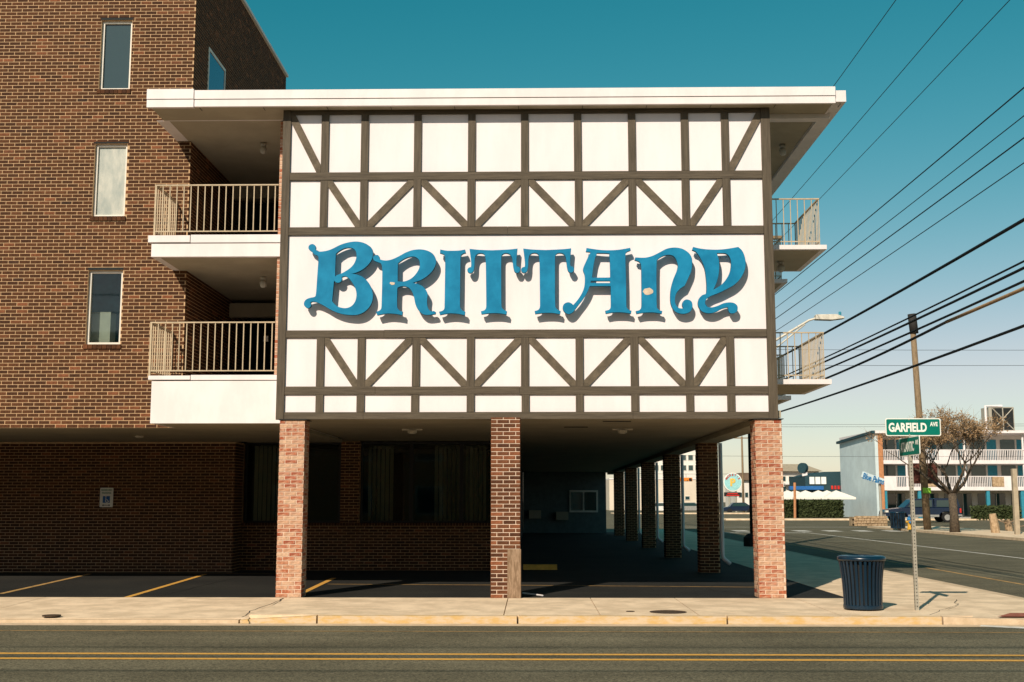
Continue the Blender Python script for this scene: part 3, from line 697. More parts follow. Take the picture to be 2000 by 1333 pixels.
# ================================================================== SIGN LETTERS
def cr(pts):
    """closed outline from traced points; a third value 1 marks a sharp corner"""
    n = len(pts); out = []
    for i in range(n):
        p0, p1, p2, p3 = pts[i-1], pts[i], pts[(i+1) % n], pts[(i+2) % n]
        c1 = len(p1) > 2; c2 = len(p2) > 2
        if c1: p0 = p1
        if c2: p3 = p2
        for k in range(4):
            t = k/4; a = [0, 0]
            for d in (0, 1):
                a[d] = .5*(2*p1[d]+(p2[d]-p0[d])*t+(2*p0[d]-5*p1[d]+4*p2[d]-p3[d])*t*t+(3*p1[d]-p0[d]-3*p2[d]+p3[d])*t**3)
            out.append(tuple(a))
    return out
C = 1
L_B = (585, 460, 7.844, [[(243,210),(262,237),(300,252),(400,242),(500,210),(620,150),(740,112),(870,97),(990,120),(1080,175),(1115,225),(1122,300),(1105,370),(1050,450),(960,525),(860,572),(775,592,C),(860,600),(960,635),(1050,720),(1105,830),(1122,930),(1105,1030),(1050,1120),(960,1190),(850,1220),(720,1215),(600,1190),(480,1140),(380,1080),(300,1040),(240,1018),(190,1015),(165,1030,C),(175,1075),(150,1110),(110,1110),(72,1070),(75,1020),(110,980),(170,958),(230,945),(250,915),(262,800),(275,600),(290,400),(292,340),(275,310),(235,295),(190,250),(150,220),(138,185),(155,150),(195,135),(232,152),(247,185)],
  [(555,285,C),(600,245),(680,200),(760,187),(830,205),(870,260),(872,340),(840,430),(780,500),(700,555),(630,592),(575,612),(543,640,C),(545,500)],
  [(527,690,C),(560,720),(600,725),(635,705),(648,670),(642,640,C),(700,625),(760,660),(820,740),(860,820),(875,920),(850,1020),(790,1090),(700,1118),(600,1100),(540,1060),(497,1010,C),(512,850)]])
L_R = (725, 470, 8.331, [[(95,238),(128,262),(140,305),(180,322),(250,328),(340,310),(450,260),(560,200),(680,158),(810,148),(930,175),(1010,230),(1050,310),(1045,400),(990,500),(900,585),(790,650),(660,692,C),(740,705),(830,745),(890,810),(915,880),(908,960),(910,1050),(930,1115),(970,1155),(1020,1150,C),(1050,1170,C),(1045,1195,C),(980,1205),(900,1210),(830,1190),(760,1120),(720,1030),(700,930),(670,840),(620,775),(560,748),(480,745),(425,770,C),(420,900),(420,1050),(430,1110),(470,1150),(510,1160,C),(505,1215,C),(400,1195),(250,1188),(100,1215,C),(82,1162,C),(130,1145),(165,1105),(172,1000),(180,700),(182,480),(175,410),(155,370),(110,352),(55,330),(30,290),(45,255)],
  [(432,375,C),(500,320),(590,275),(680,260),(750,285),(788,340),(790,420),(760,500),(690,590),(610,645),(520,672),(428,668,C)]])
L_I = (850, 470, 8.331, [[(85,150,C),(180,168),(290,170),(400,165),(485,150,C),(498,200,C),(450,215),(418,250),(410,330),(405,700),(402,1050),(415,1110),(445,1145),(485,1160,C),(480,1215,C),(380,1195),(270,1185),(170,1192),(80,1210,C),(65,1162,C),(120,1145),(150,1110),(155,1030),(160,700),(165,330),(160,260),(140,225),(80,205,C)]])
_T = [[(103,135,C),(250,150),(450,158),(500,157),(650,150),(780,142),(878,130,C),(868,250),(862,360),(868,420,C),(905,430),(925,470),(905,512),(870,522),(835,500),(815,430),(805,350),(795,280),(765,225),(710,203),(655,210),(622,245),(615,320),(615,600),(618,1040),(640,1110),(680,1140),(708,1150,C),(700,1200,C),(600,1182),(500,1178),(400,1182),(297,1195,C),(288,1150,C),(340,1135),(370,1095),(375,1000),(372,700),(368,400),(362,280),(345,225),(300,203),(240,210),(200,245),(183,310),(180,400),(170,470),(150,510),(110,525),(75,505),(68,470),(90,440),(125,432,C),(130,380),(122,280)]]
L_T1 = (905, 470.5, 8.333, _T); L_T2 = (1010, 470, 8.333, _T)
L_A = (1090, 470, 8.331, [[(465,125,C),(560,140),(700,158),(850,162),(1000,152),(1172,122,C),(1180,160,C),(1130,180),(1098,215),(1095,300),(1105,700),(1110,1050),(1125,1105),(1155,1135),(1193,1145,C),(1185,1190,C),(1080,1172),(980,1168),(880,1172),(780,1190,C),(772,1145,C),(830,1130),(858,1090),(862,1000),(858,742,C),(515,742,C),(470,850),(400,960),(330,1050),(250,1155),(200,1190),(150,1192),(95,1150),(78,1090),(100,1035),(160,1008),(215,1025),(245,1055,C),(320,970),(390,860),(430,750),(440,650),(435,560),(410,490),(415,440),(450,360),(500,250),(530,195),(505,185),(455,180,C)],
  [(632,205,C),(820,210),(838,240),(848,400),(852,605,C),(550,608,C),(570,450),(595,310)], [(530,655,C),(850,655,C),(850,695,C),(526,695,C)]])
L_N = (1225, 470, 8.331, [[(135,278,C),(220,283),(310,280),(420,250),(540,190),(650,135),(780,118),(900,140),(1000,205),(1050,290),(1055,390),(1040,500),(990,620),(935,735,C),(860,785),(805,850),(780,920),(778,1000),(800,1065),(850,1105),(922,1108,C),(900,1060),(905,1010),(940,970),(990,965),(1040,990),(1060,1040),(1055,1100),(1020,1160),(950,1188),(870,1190),(790,1160),(735,1090),(708,1000),(705,880),(720,760),(760,620),(810,500),(828,420),(820,370),(795,300),(750,250),(680,232),(600,245),(530,280),(480,325,C),(475,600),(480,1050),(495,1110),(530,1140),(570,1150,C),(562,1192,C),(450,1172),(350,1170),(250,1175),(155,1192,C),(145,1150,C),(200,1135),(232,1090),(238,1000),(235,600),(232,440),(220,375),(190,340),(125,320,C)]])
L_Y = (1335, 470, 8.329, [[(160,108,C),(250,130),(380,147),(550,152),(700,140),(890,108,C),(950,165),(990,250),(1008,350),(1000,460),(960,560),(900,650),(810,730),(700,790),(580,850),(450,900),(380,945),(350,1000),(360,1050),(400,1085),(470,1090),(560,1065),(650,1025),(740,1010),(820,1020),(870,1060),(880,1110),(860,1160),(810,1185),(760,1180),(735,1140),(725,1085,C),(690,1090),(620,1110),(540,1155),(460,1180),(380,1180),(300,1150),(250,1080),(240,1010),(260,940),(310,890),(365,870),(378,820),(378,700),(365,560),(340,430),(300,330),(250,240),(200,180),(145,155,C)],
  [(540,205,C),(640,205),(700,215),(745,255),(772,320),(778,420),(755,530),(700,630),(620,720),(550,770),(478,810,C),(530,700),(565,580),(580,450),(575,330),(555,250)]])
YL = YF-.135                                                   # front of the letters, held off the wall on brackets
sign = thing('sign_lettering', (-.2, YL, 5.4), 'row of large blue old-style letters spelling the motel name on the white band', 'sign')
for ch, (ox, oy, sc_, loops) in zip('BRITTANY', (L_B, L_R, L_I, L_T1, L_T2, L_A, L_N, L_Y)):
    cu = bpy.data.curves.new('letter', 'CURVE'); cu.dimensions = '2D'; cu.fill_mode = 'BOTH'; cu.extrude = .034; cu.bevel_depth = .003; cu.bevel_resolution = 0
    for lp in loops:
        pts = [P(ox+q[0]/sc_, oy+q[1]/sc_, YL) for q in cr(lp)]
        s_ = cu.splines.new('POLY'); s_.points.add(len(pts)-1); s_.use_cyclic_u = True
        for k, p in enumerate(pts): s_.points[k].co = (p.x+.2, p.z-5.4, 0, 1)
    t = bpy.data.objects.new('tmp', cu); COL.objects.link(t)
    me = bpy.data.meshes.new_from_object(t.evaluated_get(bpy.context.evaluated_depsgraph_get())); bpy.data.objects.remove(t)
    for v in me.vertices: v.co = Vector((v.co.x, .037-v.co.z, v.co.y))
    me.materials.clear(); me.materials.append(M['blue']); me.materials.append(M['blueshade'])
    for p in me.polygons: p.material_index = 0 if abs(p.normal.y) > .5 or p.normal.z > .3 else 1  # front and upward faces keep the bright blue, the others the painted shade
    lo = bpy.data.objects.new('letter', me); COL.objects.link(lo); lo.parent = sign; lo['label'] = 'blue capital letter '+ch
    xs = [v.co.x for v in me.vertices]; zs_ = [v.co.z for v in me.vertices]
    polys = [[P(ox+q[0]/sc_, oy+q[1]/sc_, YL) for q in cr(lp)] for lp in loops]
    def solid(x, z):
        c = 0
        for pl in polys:
            for i in range(len(pl)):
                p, q = pl[i-1], pl[i]
                if (p.z > z) != (q.z > z) and x < p.x+(z-p.z)/(q.z-p.z)*(q.x-p.x): c ^= 1
        return c
    cand = [(random.random(), random.random()) for _ in range(60)]
    def allin(q):
        x = min(xs)+(max(xs)-min(xs))*q[0]-.2; z = min(zs_)+(max(zs_)-min(zs_))*q[1]+5.4
        return all(solid(x+dx, z+dz) for dx in (-.04, .04) for dz in (-.04, .04))
    for q in [q for q in cand if allin(q)][:4]:
        x = min(xs)+(max(xs)-min(xs))*q[0]-.2; z = min(zs_)+(max(zs_)-min(zs_))*q[1]+5.4
        box('bracket', 'black', lo, x-.012, x+.012, YL+.07, YF+.03, z-.012, z+.012)
def blob(cx, cz, rx, rz, name, parent, y, m, n=14):
    b = MB(); vs = []
    for k in range(n):
        t = 2*math.pi*k/n; r = random.uniform(.8, 1.15); vs.append((cx+rx*r*math.cos(t), y, cz+rz*r*math.sin(t)))
    b.add(vs+[(v[0], y+.003, v[2]) for v in vs], [tuple(range(n))]+[(i, (i+1) % n, n+(i+1) % n, n+i) for i in range(n)]); return b.build(name, m, parent)
kids = [o for o in sign.children]
g = P(1266, 570, YL); blob(g.x, g.z, .085, .06, 'peeled_patch', kids[6], YL-.004, 'chip')
g = P(766, 554, YL); blob(g.x, g.z, .048, .026, 'peeled_patch', kids[1], YL-.004, 'chip')
# ================================================================== STREET FURNITURE BY THE CORNER
def litter_can(g, h, r0, r1, label, n=30, detail=True):
    t = thing('litter_can', g, label, 'trash can')
    prof = [(0, 0.0), (.25, 0.005), (.55, .02), (.8, .05), (1.0, .085)]
    def rad(f):
        for (a, ra), (b, rb) in zip(prof[:-1], prof[1:]):
            if f <= b: return r0+(ra+(rb-ra)*(f-a)/(b-a))*(r1-r0)/.085
        return r1
    Z0 = .05
    me = None
    for k in range(n):
        a = 2*math.pi*k/n; m = MB(); w = math.pi*r0/n*.62
        ca, sa = math.cos(a), math.sin(a); pts = []
        for f in (0, .25, .5, .7, .85, 1):
            r = rad(f); z = Z0+(h-.08-Z0)*f
            for (dr, dw) in ((0, -w), (0, w), (-.008, w), (-.008, -w)): pts.append(((r+dr)*ca-dw*sa+g.x, (r+dr)*sa+dw*ca+g.y, z+g.z))
        fs = []
        for i in range(5):
            for j in range(4): fs.append((i*4+j, i*4+(j+1) % 4, i*4+4+(j+1) % 4, i*4+4+j))
        m.add(pts, fs+[(3, 2, 1, 0), (20, 21, 22, 23)]); m.build('slat', 'canblue', t)
    MB().lathe((g.x, g.y, g.z+.02), [(r0+.004, 0), (r0+.008, .01), (r0+.008, .05), (r0-.012, .06), (r0-.02, 0)], 32).build('base_ring', 'canblue', t, smooth=False)
    zt_ = h-.075
    MB().lathe((g.x, g.y, g.z+zt_), [(r1-.02, 0), (r1+.012, .0), (r1+.022, .02), (r1+.018, .05), (r1-.02, .068), (r1*.62, .075), (r1*.58, .06), (r1*.56, .02)], 32).build('rim_lid', 'canblue', t, smooth=True)
    MB().lathe((g.x, g.y, g.z+.04), [(r0*.86, 0), (r0*.9, h*.5), (r0*.95, h-.14)], 24).build('liner', 'black', t)
    for k in range(4):
        a = math.pi/4+k*math.pi/2; x, y = g.x+r0*.8*math.cos(a), g.y+r0*.8*math.sin(a); box('foot', 'black', t, x-.025, x+.025, y-.025, y+.025, g.z, g.z+.03)
    return t
g = G(1686, 1191); litter_can(g, .80, .28, .335, 'dark blue slatted steel trash can on the pavement beside the corner street sign')
g = G(1754, 1033); litter_can(g, .95, .40, .42, 'blue trash can beside the yellow hydrant across the side road', n=18)
# street-name sign
g = G(1791, 1192.5); sx, sy = g.x, g.y
ss = thing('street_sign', g, 'green street-name signs on a perforated steel post at the corner', 'street sign')
ptop = P(1784, 889, sy).z
pst = MB().box(sx-.026, sx+.026, sy-.026, sy+.026, ZS-.1, ptop).build('post', 'galv', ss)
hm = MB(); z = ZS+.06
while z < ptop-.05: hm.box(sx-.0075, sx+.0075, sy-.0275, sy-.0262, z-.007, z+.007); hm.box(sx-.0275, sx-.0262, sy-.0075, sy+.0075, z-.007, z+.007); z += .0508
hm.build('post_holes', 'black', ss, kind='stuff')
def rrect(x0, x1, z0, z1, r, n=4):
    pts = []
    for cx, cz, a0 in ((x1-r, z0+r, -90), (x1-r, z1-r, 0), (x0+r, z1-r, 90), (x0+r, z0+r, 180)):
        for k in range(n+1):
            a = math.radians(a0+90*k/n); pts.append((cx+r*math.cos(a), cz+r*math.sin(a)))
    return pts
a, b = P(1728.5, 817.5, sy), P(1838, 852, sy)
MB().prism(rrect(a.x, b.x, b.z, a.z, .03), 'y', sy-.006, sy+.006).build('sign_plate', 'signwhite', ss)
pl = MB().prism(rrect(a.x+.014, b.x-.014, b.z+.014, a.z-.014, .022), 'y', sy-.0085, sy-.0062).build('sign_face', 'green', ss)
wd = b.x-a.x; ht = a.z-b.z; cz = (a.z+b.z)/2
text('GARFIELD', 'lettering', 'signwhite', pl, (a.x+wd*.40, sy-.0092, cz-.004), .2, ext=.0006, width=wd*.69, height=ht*.52, bold=.007)
text('AVE', 'lettering', 'signwhite', pl, (a.x+wd*.875, sy-.0092, cz+.045), .1, ext=.0006, width=wd*.14, height=ht*.24, bold=.003)
for zz in (a.z-.02, b.z+.02): MB().lathe((0, 0, 0), [(.009, 0), (.009, .004)], 10).build('rivet', 'galv', ss) if False else box('rivet', 'galv', pl, sx-.008, sx+.008, sy-.0105, sy-.0087, zz-.008, zz+.008)
# cross plate, lying along the side road
z1 = b.z-.012; z0 = z1-.285; ln = .98
yc = sy+.02
MB().prism([(yc-ln/2+p[0], p[1]) for p in rrect(0, ln, z0, z1, .03)], 'x', sx-.006, sx+.006).build('sign_plate', 'signwhite', ss)
pl2 = MB().prism([(yc-ln/2+p[0], p[1]) for p in rrect(.014, ln-.014, z0+.014, z1-.014, .022)], 'x', sx-.0085, sx-.0062).build('sign_face', 'green', ss)
text('ATLANTIC', 'lettering', 'signwhite', pl2, (sx-.0092, yc+ln*.09, (z0+z1)/2-.004), .2, rot=(math.pi/2, 0, -math.pi/2), ext=.0006, width=ln*.66, height=.15, bold=.005)
text('AVE', 'lettering', 'signwhite', pl2, (sx-.0092, yc-ln*.38, (z0+z1)/2+.045), .1, rot=(math.pi/2, 0, -math.pi/2), ext=.0006, width=ln*.14, height=.07, bold=.003)
box('bracket', 'galv', ss, sx-.012, sx+.012, sy-.012, sy+.012, z1-.005, b.z+.006)
# board leaning on the middle pillar, stick on the ground, wheel stop
a, b = P(991, 1073, 20.3), P(1016.5, 1165, 20.3)
props(MB().box(a.x, b.x+.01, 20.285, 20.322, ZS+.002, a.z).build('wooden_board', 'wood', None, bevel=.004), 'weathered grey-brown board standing against the middle brick pillar', 'board')
g0, g1 = G(1021, 1160), G(1060, 1165)
props(MB().tube([(g0.x, g0.y, ZS+.012), (g1.x, g1.y, ZS+.012)], .014, 6).build('white_stick', 'trim'), 'thin white stick lying on the asphalt beside the middle pillar', 'stick')
a, b = G(1022, 1113), G(1088, 1113)
props(MB().prism([(a.y-.09, ZS), (a.y+.09, ZS), (a.y+.06, ZS+.12), (a.y-.06, ZS+.12)], 'x', a.x, b.x).build('wheel_stop', 'yelsign'), 'yellow concrete wheel stop in the shade behind the middle pillar', 'wheel stop')
# reserved-parking sign on the shaded brick wall
a, b = P(196, 953, BY-.03), P(220, 991, BY-.03)
ps = thing('parking_sign', (a.x, BY-.03, b.z), 'white reserved parking sign with a blue wheelchair panel on the shaded brick wall', 'sign')
MB().prism(rrect(a.x, b.x, b.z, a.z, .02), 'y', BY-.034, BY-.02).build('sign_plate', 'signwhite', ps)
cx = (a.x+b.x)/2; w = b.x-a.x; h = a.z-b.z
box('blue_panel', 'handblue', ps, cx-w*.27, cx+w*.27, BY-.0365, BY-.0345, b.z+h*.22, b.z+h*.57)
text('RESERVED', 'lettering', 'green', ps, (cx, BY-.036, a.z-h*.12), .05, ext=.0008, width=w*.8, height=h*.09, bold=.001)
text('PARKING', 'lettering', 'green', ps, (cx, BY-.036, a.z-h*.27), .05, ext=.0008, width=w*.7, height=h*.09, bold=.001)
wc = MB(); q = w*.2; zc_ = b.z+h*.36
wc.tube([(cx-.2*q, BY-.038, zc_+1.0*q*.9), (cx-.1*q, BY-.038, zc_+.2*q), (cx+.45*q, BY-.038, zc_+.15*q), (cx+.75*q, BY-.038, zc_-.6*q)], .008, 6)
wc.tube([(cx+.35*q+.62*q*math.cos(t), BY-.038, zc_-.25*q+.62*q*math.sin(t)) for t in [2.2+k*.45 for k in range(10)]], .007, 6)
wc.lathe((cx-.2*q, BY-.038, zc_+1.05*q), [(.001, 0), (.02, .01), (.001, .03)], 8)
wc.build('wheelchair_symbol', 'signwhite', ps)
MB().prism([(cx-w*.32, b.z+h*.1), (cx-w*.2, b.z+h*.05), (cx-w*.2, b.z+h*.085), (cx+w*.2, b.z+h*.085), (cx+w*.2, b.z+h*.05), (cx+w*.32, b.z+h*.1), (cx+w*.2, b.z+h*.15), (cx+w*.2, b.z+h*.115), (cx-w*.2, b.z+h*.115), (cx-w*.2, b.z+h*.15)], 'y', BY-.0365, BY-.0345).build('arrow', 'black', ps)
# ================================================================== POLES, STREET LIGHT AND WIRES
def pole(x, y, h, r, label, m='pole', lean=0, cat='utility pole', name='utility_pole', group=None):
    t = thing(name, (x, y, 0), label, cat, group)
    MB().tube([(x, y, -.1), (x-lean*.5, y, h*.5), (x-lean, y, h)], [r, r*.88, r*.72], 12).build('pole_shaft', m, t, smooth=True); return t
LPX, LPY = 7.85, 43.0
lp = pole(LPX, LPY, 11.6, .19, 'dark street-light pole with wide base plate behind the right brick pillar', 'poledark', cat='street light', name='street_light')
MB().lathe((LPX, LPY, ZS), [(.42, 0), (.42, .3), (.3, .42), (.22, .45)], 14).build('pole_base', 'poledark', lp)
def at(px, py, y): return P(px, py, y)
h0 = at(1520, 662, LPY); h1 = at(1600, 620, LPY); h2 = at(1648, 617, LPY)
MB().tube([(LPX, LPY, h0.z-.55), (h0.x, LPY, h0.z), at(1560, 638, LPY), at(1580, 626, LPY), (h1.x+.02, LPY, h1.z)], [.05, .045, .042, .04, .035], 8).build('lamp_arm', 'lamp', lp, smooth=True)
MB().tube([(LPX, LPY, at(1520, 678, LPY).z-.9), at(1520, 676, LPY), at(1572, 634, LPY)], .028, 8).build('arm_brace', 'lamp', lp, smooth=True)
hd_ = MB().prism([(h1.x-.15, h1.z-.10), (h2.x-.45, h1.z-.12), (h2.x, h1.z-.06), (h2.x-.02, h1.z-.01), (h1.x+.6, h1.z+.09), (h1.x-.15, h1.z+.08)], 'y', LPY-.16, LPY+.16).build('lamp_head', 'lamp', lp, bevel=.015)
MB().lathe((h1.x+.75, LPY, h1.z+.07), [(.05, 0), (.05, .11), (.03, .13)], 10).build('photocell', 'teal', lp)
box('crossarm', 'pole', lp, LPX-1.25, LPX+1.25, LPY-.06, LPY+.06, 11.15, 11.28)
cp = pole(8.1, 2.6, 11.8, .17, 'wooden utility pole beside the road carrying the wires', 'pole', group='wooden poles carrying the wires')
box('crossarm', 'pole', cp, 6.8, 9.4, 2.54, 2.66, 11.15, 11.28)
np_ = pole(7.9, 86, 11.6, .17, 'wooden utility pole beside the road carrying the wires', 'pole', group='wooden poles carrying the wires')
box('crossarm', 'pole', np_, 6.7, 9.1, 85.94, 86.06, 11.15, 11.28)
wl_ = pole(-34, 2.6, 10.6, .17, 'wooden utility pole beside the road carrying the wires', 'pole', group='wooden poles carrying the wires')
def wire(a, b, r, sag, m='cable', label='thin black wire strung below the crossarm wires and above the thick cables', group='thin overhead wires', mid=None):
    pts = catenary(a, mid, sag)+catenary(mid, b, sag)[1:] if mid else catenary(a, b, sag)
    return props(MB().tube(pts, r, 6).build('overhead_wire', m, None, smooth=True), label, 'wire', group)
def ratio(px, py): d = ray(px, py); return d[2]/d[0]
for (px, py, x) in ((1875, 0, 7.9), (1966, 0, 8.8), (1745, 0, 6.85)):
    z = EZ+ratio(px, py)*x
    wire((x, 2.6, z+.1), (x, 86, z+.1), .008, .12, mid=(x, 43, z), label='thin wire carried by the pole crossarm, highest above the side road', group='crossarm wires')
for k, (px, py) in enumerate(((2000, 173), (2000, 228), (2000, 271), (2000, 320))):
    x = 8.06; z = EZ+ratio(px, py)*x
    wire((x, 2.6, z+.1), (x, 86, z+.15), .009 if k % 2 else .012, .10, mid=(x, 43, z+.12))
for k, (px, py, r) in enumerate(((2000, 418, .030), (2000, 499, .018), (2000, 512, .025), (2000, 538, .023), (2000, 620, .026))):
    x = 8.08; z = EZ+ratio(px, py)*x
    wire((x, 2.6, z+.12), (x, 86, z+.1), r, .18, mid=(x, 43, z+.02-(.1 if k == 4 else 0)), label='thick black telephone cable strung low along the side road', group='thick overhead cables')
x = 8.08; z = EZ+ratio(2000, 558)*x
wire((x, 2.6, z+.12), (x, 23.3, z-.05), .032, .05, m='cabletan', label='tan wrapped stretch of the overhead cable', group=None)
wire((x, 23.3, z-.05), (x, 86, z+.1), .028, .15, label='thick black cable continuing from the tan wrapped cable', group=None, mid=(x, 43, z-.0))
for z in (9.25, 8.6, 7.75):
    wire((8.1, 2.6, z), (-34, 2.6, z), .022, .25, label='black wire strung over the main road', group='wires over the main road')
# far wooden pole with dark sleeve
g = G(1812, 1035); fp = pole(g.x, g.y, P(1778, 615, g.y).z, .21, 'leaning wooden utility pole with a dark sleeve on its top across the side road', 'pole', lean=.35)
zt_ = P(1778, 615, g.y).z; z0 = P(1778, 652, g.y).z
MB().tube([(g.x-.34+.08, g.y, z0), (g.x-.35, g.y, zt_+.03)], .235, 14).build('pole_sleeve', 'poledark', fp, smooth=True)
zz = P(1800, 955, g.y).z; box('tag', 'limegreen', fp, g.x-.25, g.x+.2, g.y-.24, g.y-.21, zz-.25, zz+.05)
z0, z1 = P(1790, 905, g.y).z, P(1790, 945, g.y).z
box('brown_board', 'brownsign', fp, g.x-.75, g.x+.75, g.y+.22, g.y+.28, z1, z0)
for (za, zb_, x1) in ((11.0, 10.6, 70), (10.0, 9.8, 70), (8.6, 8.3, 70), (8.3, 8.2, 70), (6.0, 5.6, 70)):
    wire((-25, 69 if za > 9 else 100, za), (x1, 69 if za > 9 else 100, zb_), .012, .5, label='faint thin wire crossing far behind over the side road', group='far cross wires')
# ================================================================== ACROSS THE SIDE ROAD
# bare pollarded tree with dry leaf clusters
def tree(x, y, h, spread, label):
    t = thing('street_tree', (x, y, ZS), label, 'tree'); rnd = random.Random(5)
    tr_ = MB(); tips = []
    def limb(p, d, ln, r, lev):
        pts = [p]; rs = [r]; q = p.copy(); dd = d.copy(); n = 4
        for i in range(n):
            dd = (dd+Vector((rnd.uniform(-.25, .25), rnd.uniform(-.25, .25), rnd.uniform(-.08, .2)))).normalized()
            q = q+dd*ln/n; pts.append(q.copy()); rs.append(r*(1-.45*(i+1)/n))
        tr_.tube(pts, rs, 7 if lev < 2 else 4, cap=True)
        if lev >= 3: tips.append(q); return
        for k in range(rnd.choice((3, 4)) if lev < 2 else 4):
            a = rnd.uniform(0, 2*math.pi); sp = rnd.uniform(.5, .95)
            nd = (dd*.8+Vector((math.cos(a), math.sin(a), .35))*sp).normalized()
            st = pts[-1] if k < 2 else pts[-2]
            limb(st, nd, ln*rnd.uniform(.6, .8), rs[-1]*.7, lev+1)
    base = Vector((x, y, ZS-.05))
    tr_.tube([base, base+Vector((.0, 0, .9)), base+Vector((-.05, 0, 2.0))], [.27, .21, .2], 12)
    fork = base+Vector((-.05, 0, 1.9))
    for a in (0.2, 1.5, 2.9, 3.8, 5.0):
        limb(fork, Vector((math.cos(a)*1.0, math.sin(a)*1.0, .75)).normalized(), h*.36, .10, 0)
    tr_.build('trunk_and_limbs', 'bark', t, smooth=True)
    cr_ = MB()
    for p in tips:
        if rnd.random() < .25: continue
        for k in range(36):
            c = p+Vector((rnd.gauss(0, .17), rnd.gauss(0, .17), rnd.gauss(0, .13))); s = rnd.uniform(.025, .055)
            u = Vector((rnd.gauss(0, 1), rnd.gauss(0, 1), rnd.gauss(0, 1))).normalized(); v = u.orthogonal().normalized()
            cr_.quad(c-u*s-v*s*.6, c+u*s-v*s*.6, c+u*s+v*s*.6, c-u*s+v*s*.6)
        for k in range(10):
            e = p+Vector((rnd.gauss(0, .32), rnd.gauss(0, .32), rnd.gauss(.12, .25))); v = Vector((.008, 0, 0)); cr_.quad(p-v, p+v, e+v*.4, e-v*.4)
    cr_.build('crown', 'leaftan', t)
    return t
g = G(1865, 1040); tree(g.x, g.y, 5.6, 3, 'short thick street tree with pale dry leaf clusters across the side road')
# hydrant
g = G(1777, 1035); hy = thing('fire_hydrant', g, 'yellow fire hydrant with a blue top across the side road', 'hydrant')
MB().lathe(g, [(.17, 0), (.17, .05), (.11, .07), (.105, .45), (.13, .47), (.13, .5)], 14).build('barrel', 'hydyel', hy, smooth=True)
MB().lathe(g, [(.135, .5), (.13, .58), (.09, .68), (.03, .72), (.03, .77)], 14).build('bonnet', 'hydblue', hy, smooth=True)
MB().tube([(g.x-.2, g.y, g.z+.42), (g.x+.2, g.y, g.z+.42)], .055, 10).build('side_nozzle', 'hydyel', hy, smooth=True)
MB().tube([(g.x, g.y-.2, g.z+.4), (g.x, g.y, g.z+.4)], .075, 10).build('front_nozzle', 'hydblue', hy, smooth=True)
# weathered bollard stumps with rope, tall timber post
for (px, py, w, h, lab) in ((1945, 1041, .45, 1.05, 'leaning grey bollard stump tied with rope beside the tall timber post'), (1972, 1037, .4, .7, 'low grey bollard stump between the leaning stump and the timber post')):
    g = G(px, py); t = thing('bollard', g, lab, 'bollard')
    MB().tube([(g.x, g.y, 0), (g.x-.05, g.y, h*.5), (g.x-.12, g.y, h)], [w/2, w*.46, w*.36], 9).build('stump', 'stone', t)
    MB().tube(catenary((g.x, g.y-.1, h*.8), (g.x+1.0, g.y-.1, h*.75), .2, 8), .02, 6).build('rope', 'wood', t)
g = G(1987, 1044); props(MB().box(g.x-.11, g.x+.11, g.y-.11, g.y+.11, -.05, P(1987, 916, g.y).z).build('timber_post', 'rooftan', None, bevel=.01), 'tall square pale timber post near the bollard stumps', 'post')
# stone planter and hanging motel sign
g = G(1700, 1028, 0); px0 = G(1669, 1028, 0).x; px1 = G(1731, 1028, 0).x
pn = thing('stone_planter', (g.x, g.y, 0), 'low tan rubble stone planter wall at the road bend', 'planter')
for r_ in range(4):
    x = px0+(.15 if r_ % 2 else 0)
    while x < px1:
        w = random.uniform(.22, .42); MB().box(x, min(x+w-.02, px1+.1), g.y+random.uniform(-.03, .02), g.y+.5, r_*.17, r_*.17+.155).build('stone', 'stone', pn, bevel=.02); x += w
MB().box(px0, px1, g.y+.06, g.y+1.3, 0, .6).build('planter_core', 'stone', pn)
g2 = P(1712, 935, g.y+.6); y_ = g.y+.6
hs = thing('hanging_sign', (g2.x, y_, 0), 'small pale sign with blue lettering on a tilted post above the stone planter', 'sign')
MB().tube([(P(1722, 1020, y_).x, y_, .3), (P(1718, 945, y_).x, y_, P(1718, 945, y_).z)], .09, 8).build('post', 'galv', hs)
a, b, c, d = P(1683, 921, y_), P(1725, 936, y_), P(1724, 946, y_), P(1680, 932, y_)
MB().prism([(a.x, a.z), (b.x, b.z), (c.x, c.z), (d.x, d.z)], 'y', y_-.25, y_-.1).build('sign_board', 'paleblue', hs)
text('Blue Palms', 'lettering', 'hydblue', hs, ((a.x+b.x)/2, y_-.27, (a.z+c.z)/2-.08), .5, rot=(math.pi/2, math.radians(17), 0), ext=.02, width=1.45, height=.42, bold=.01)
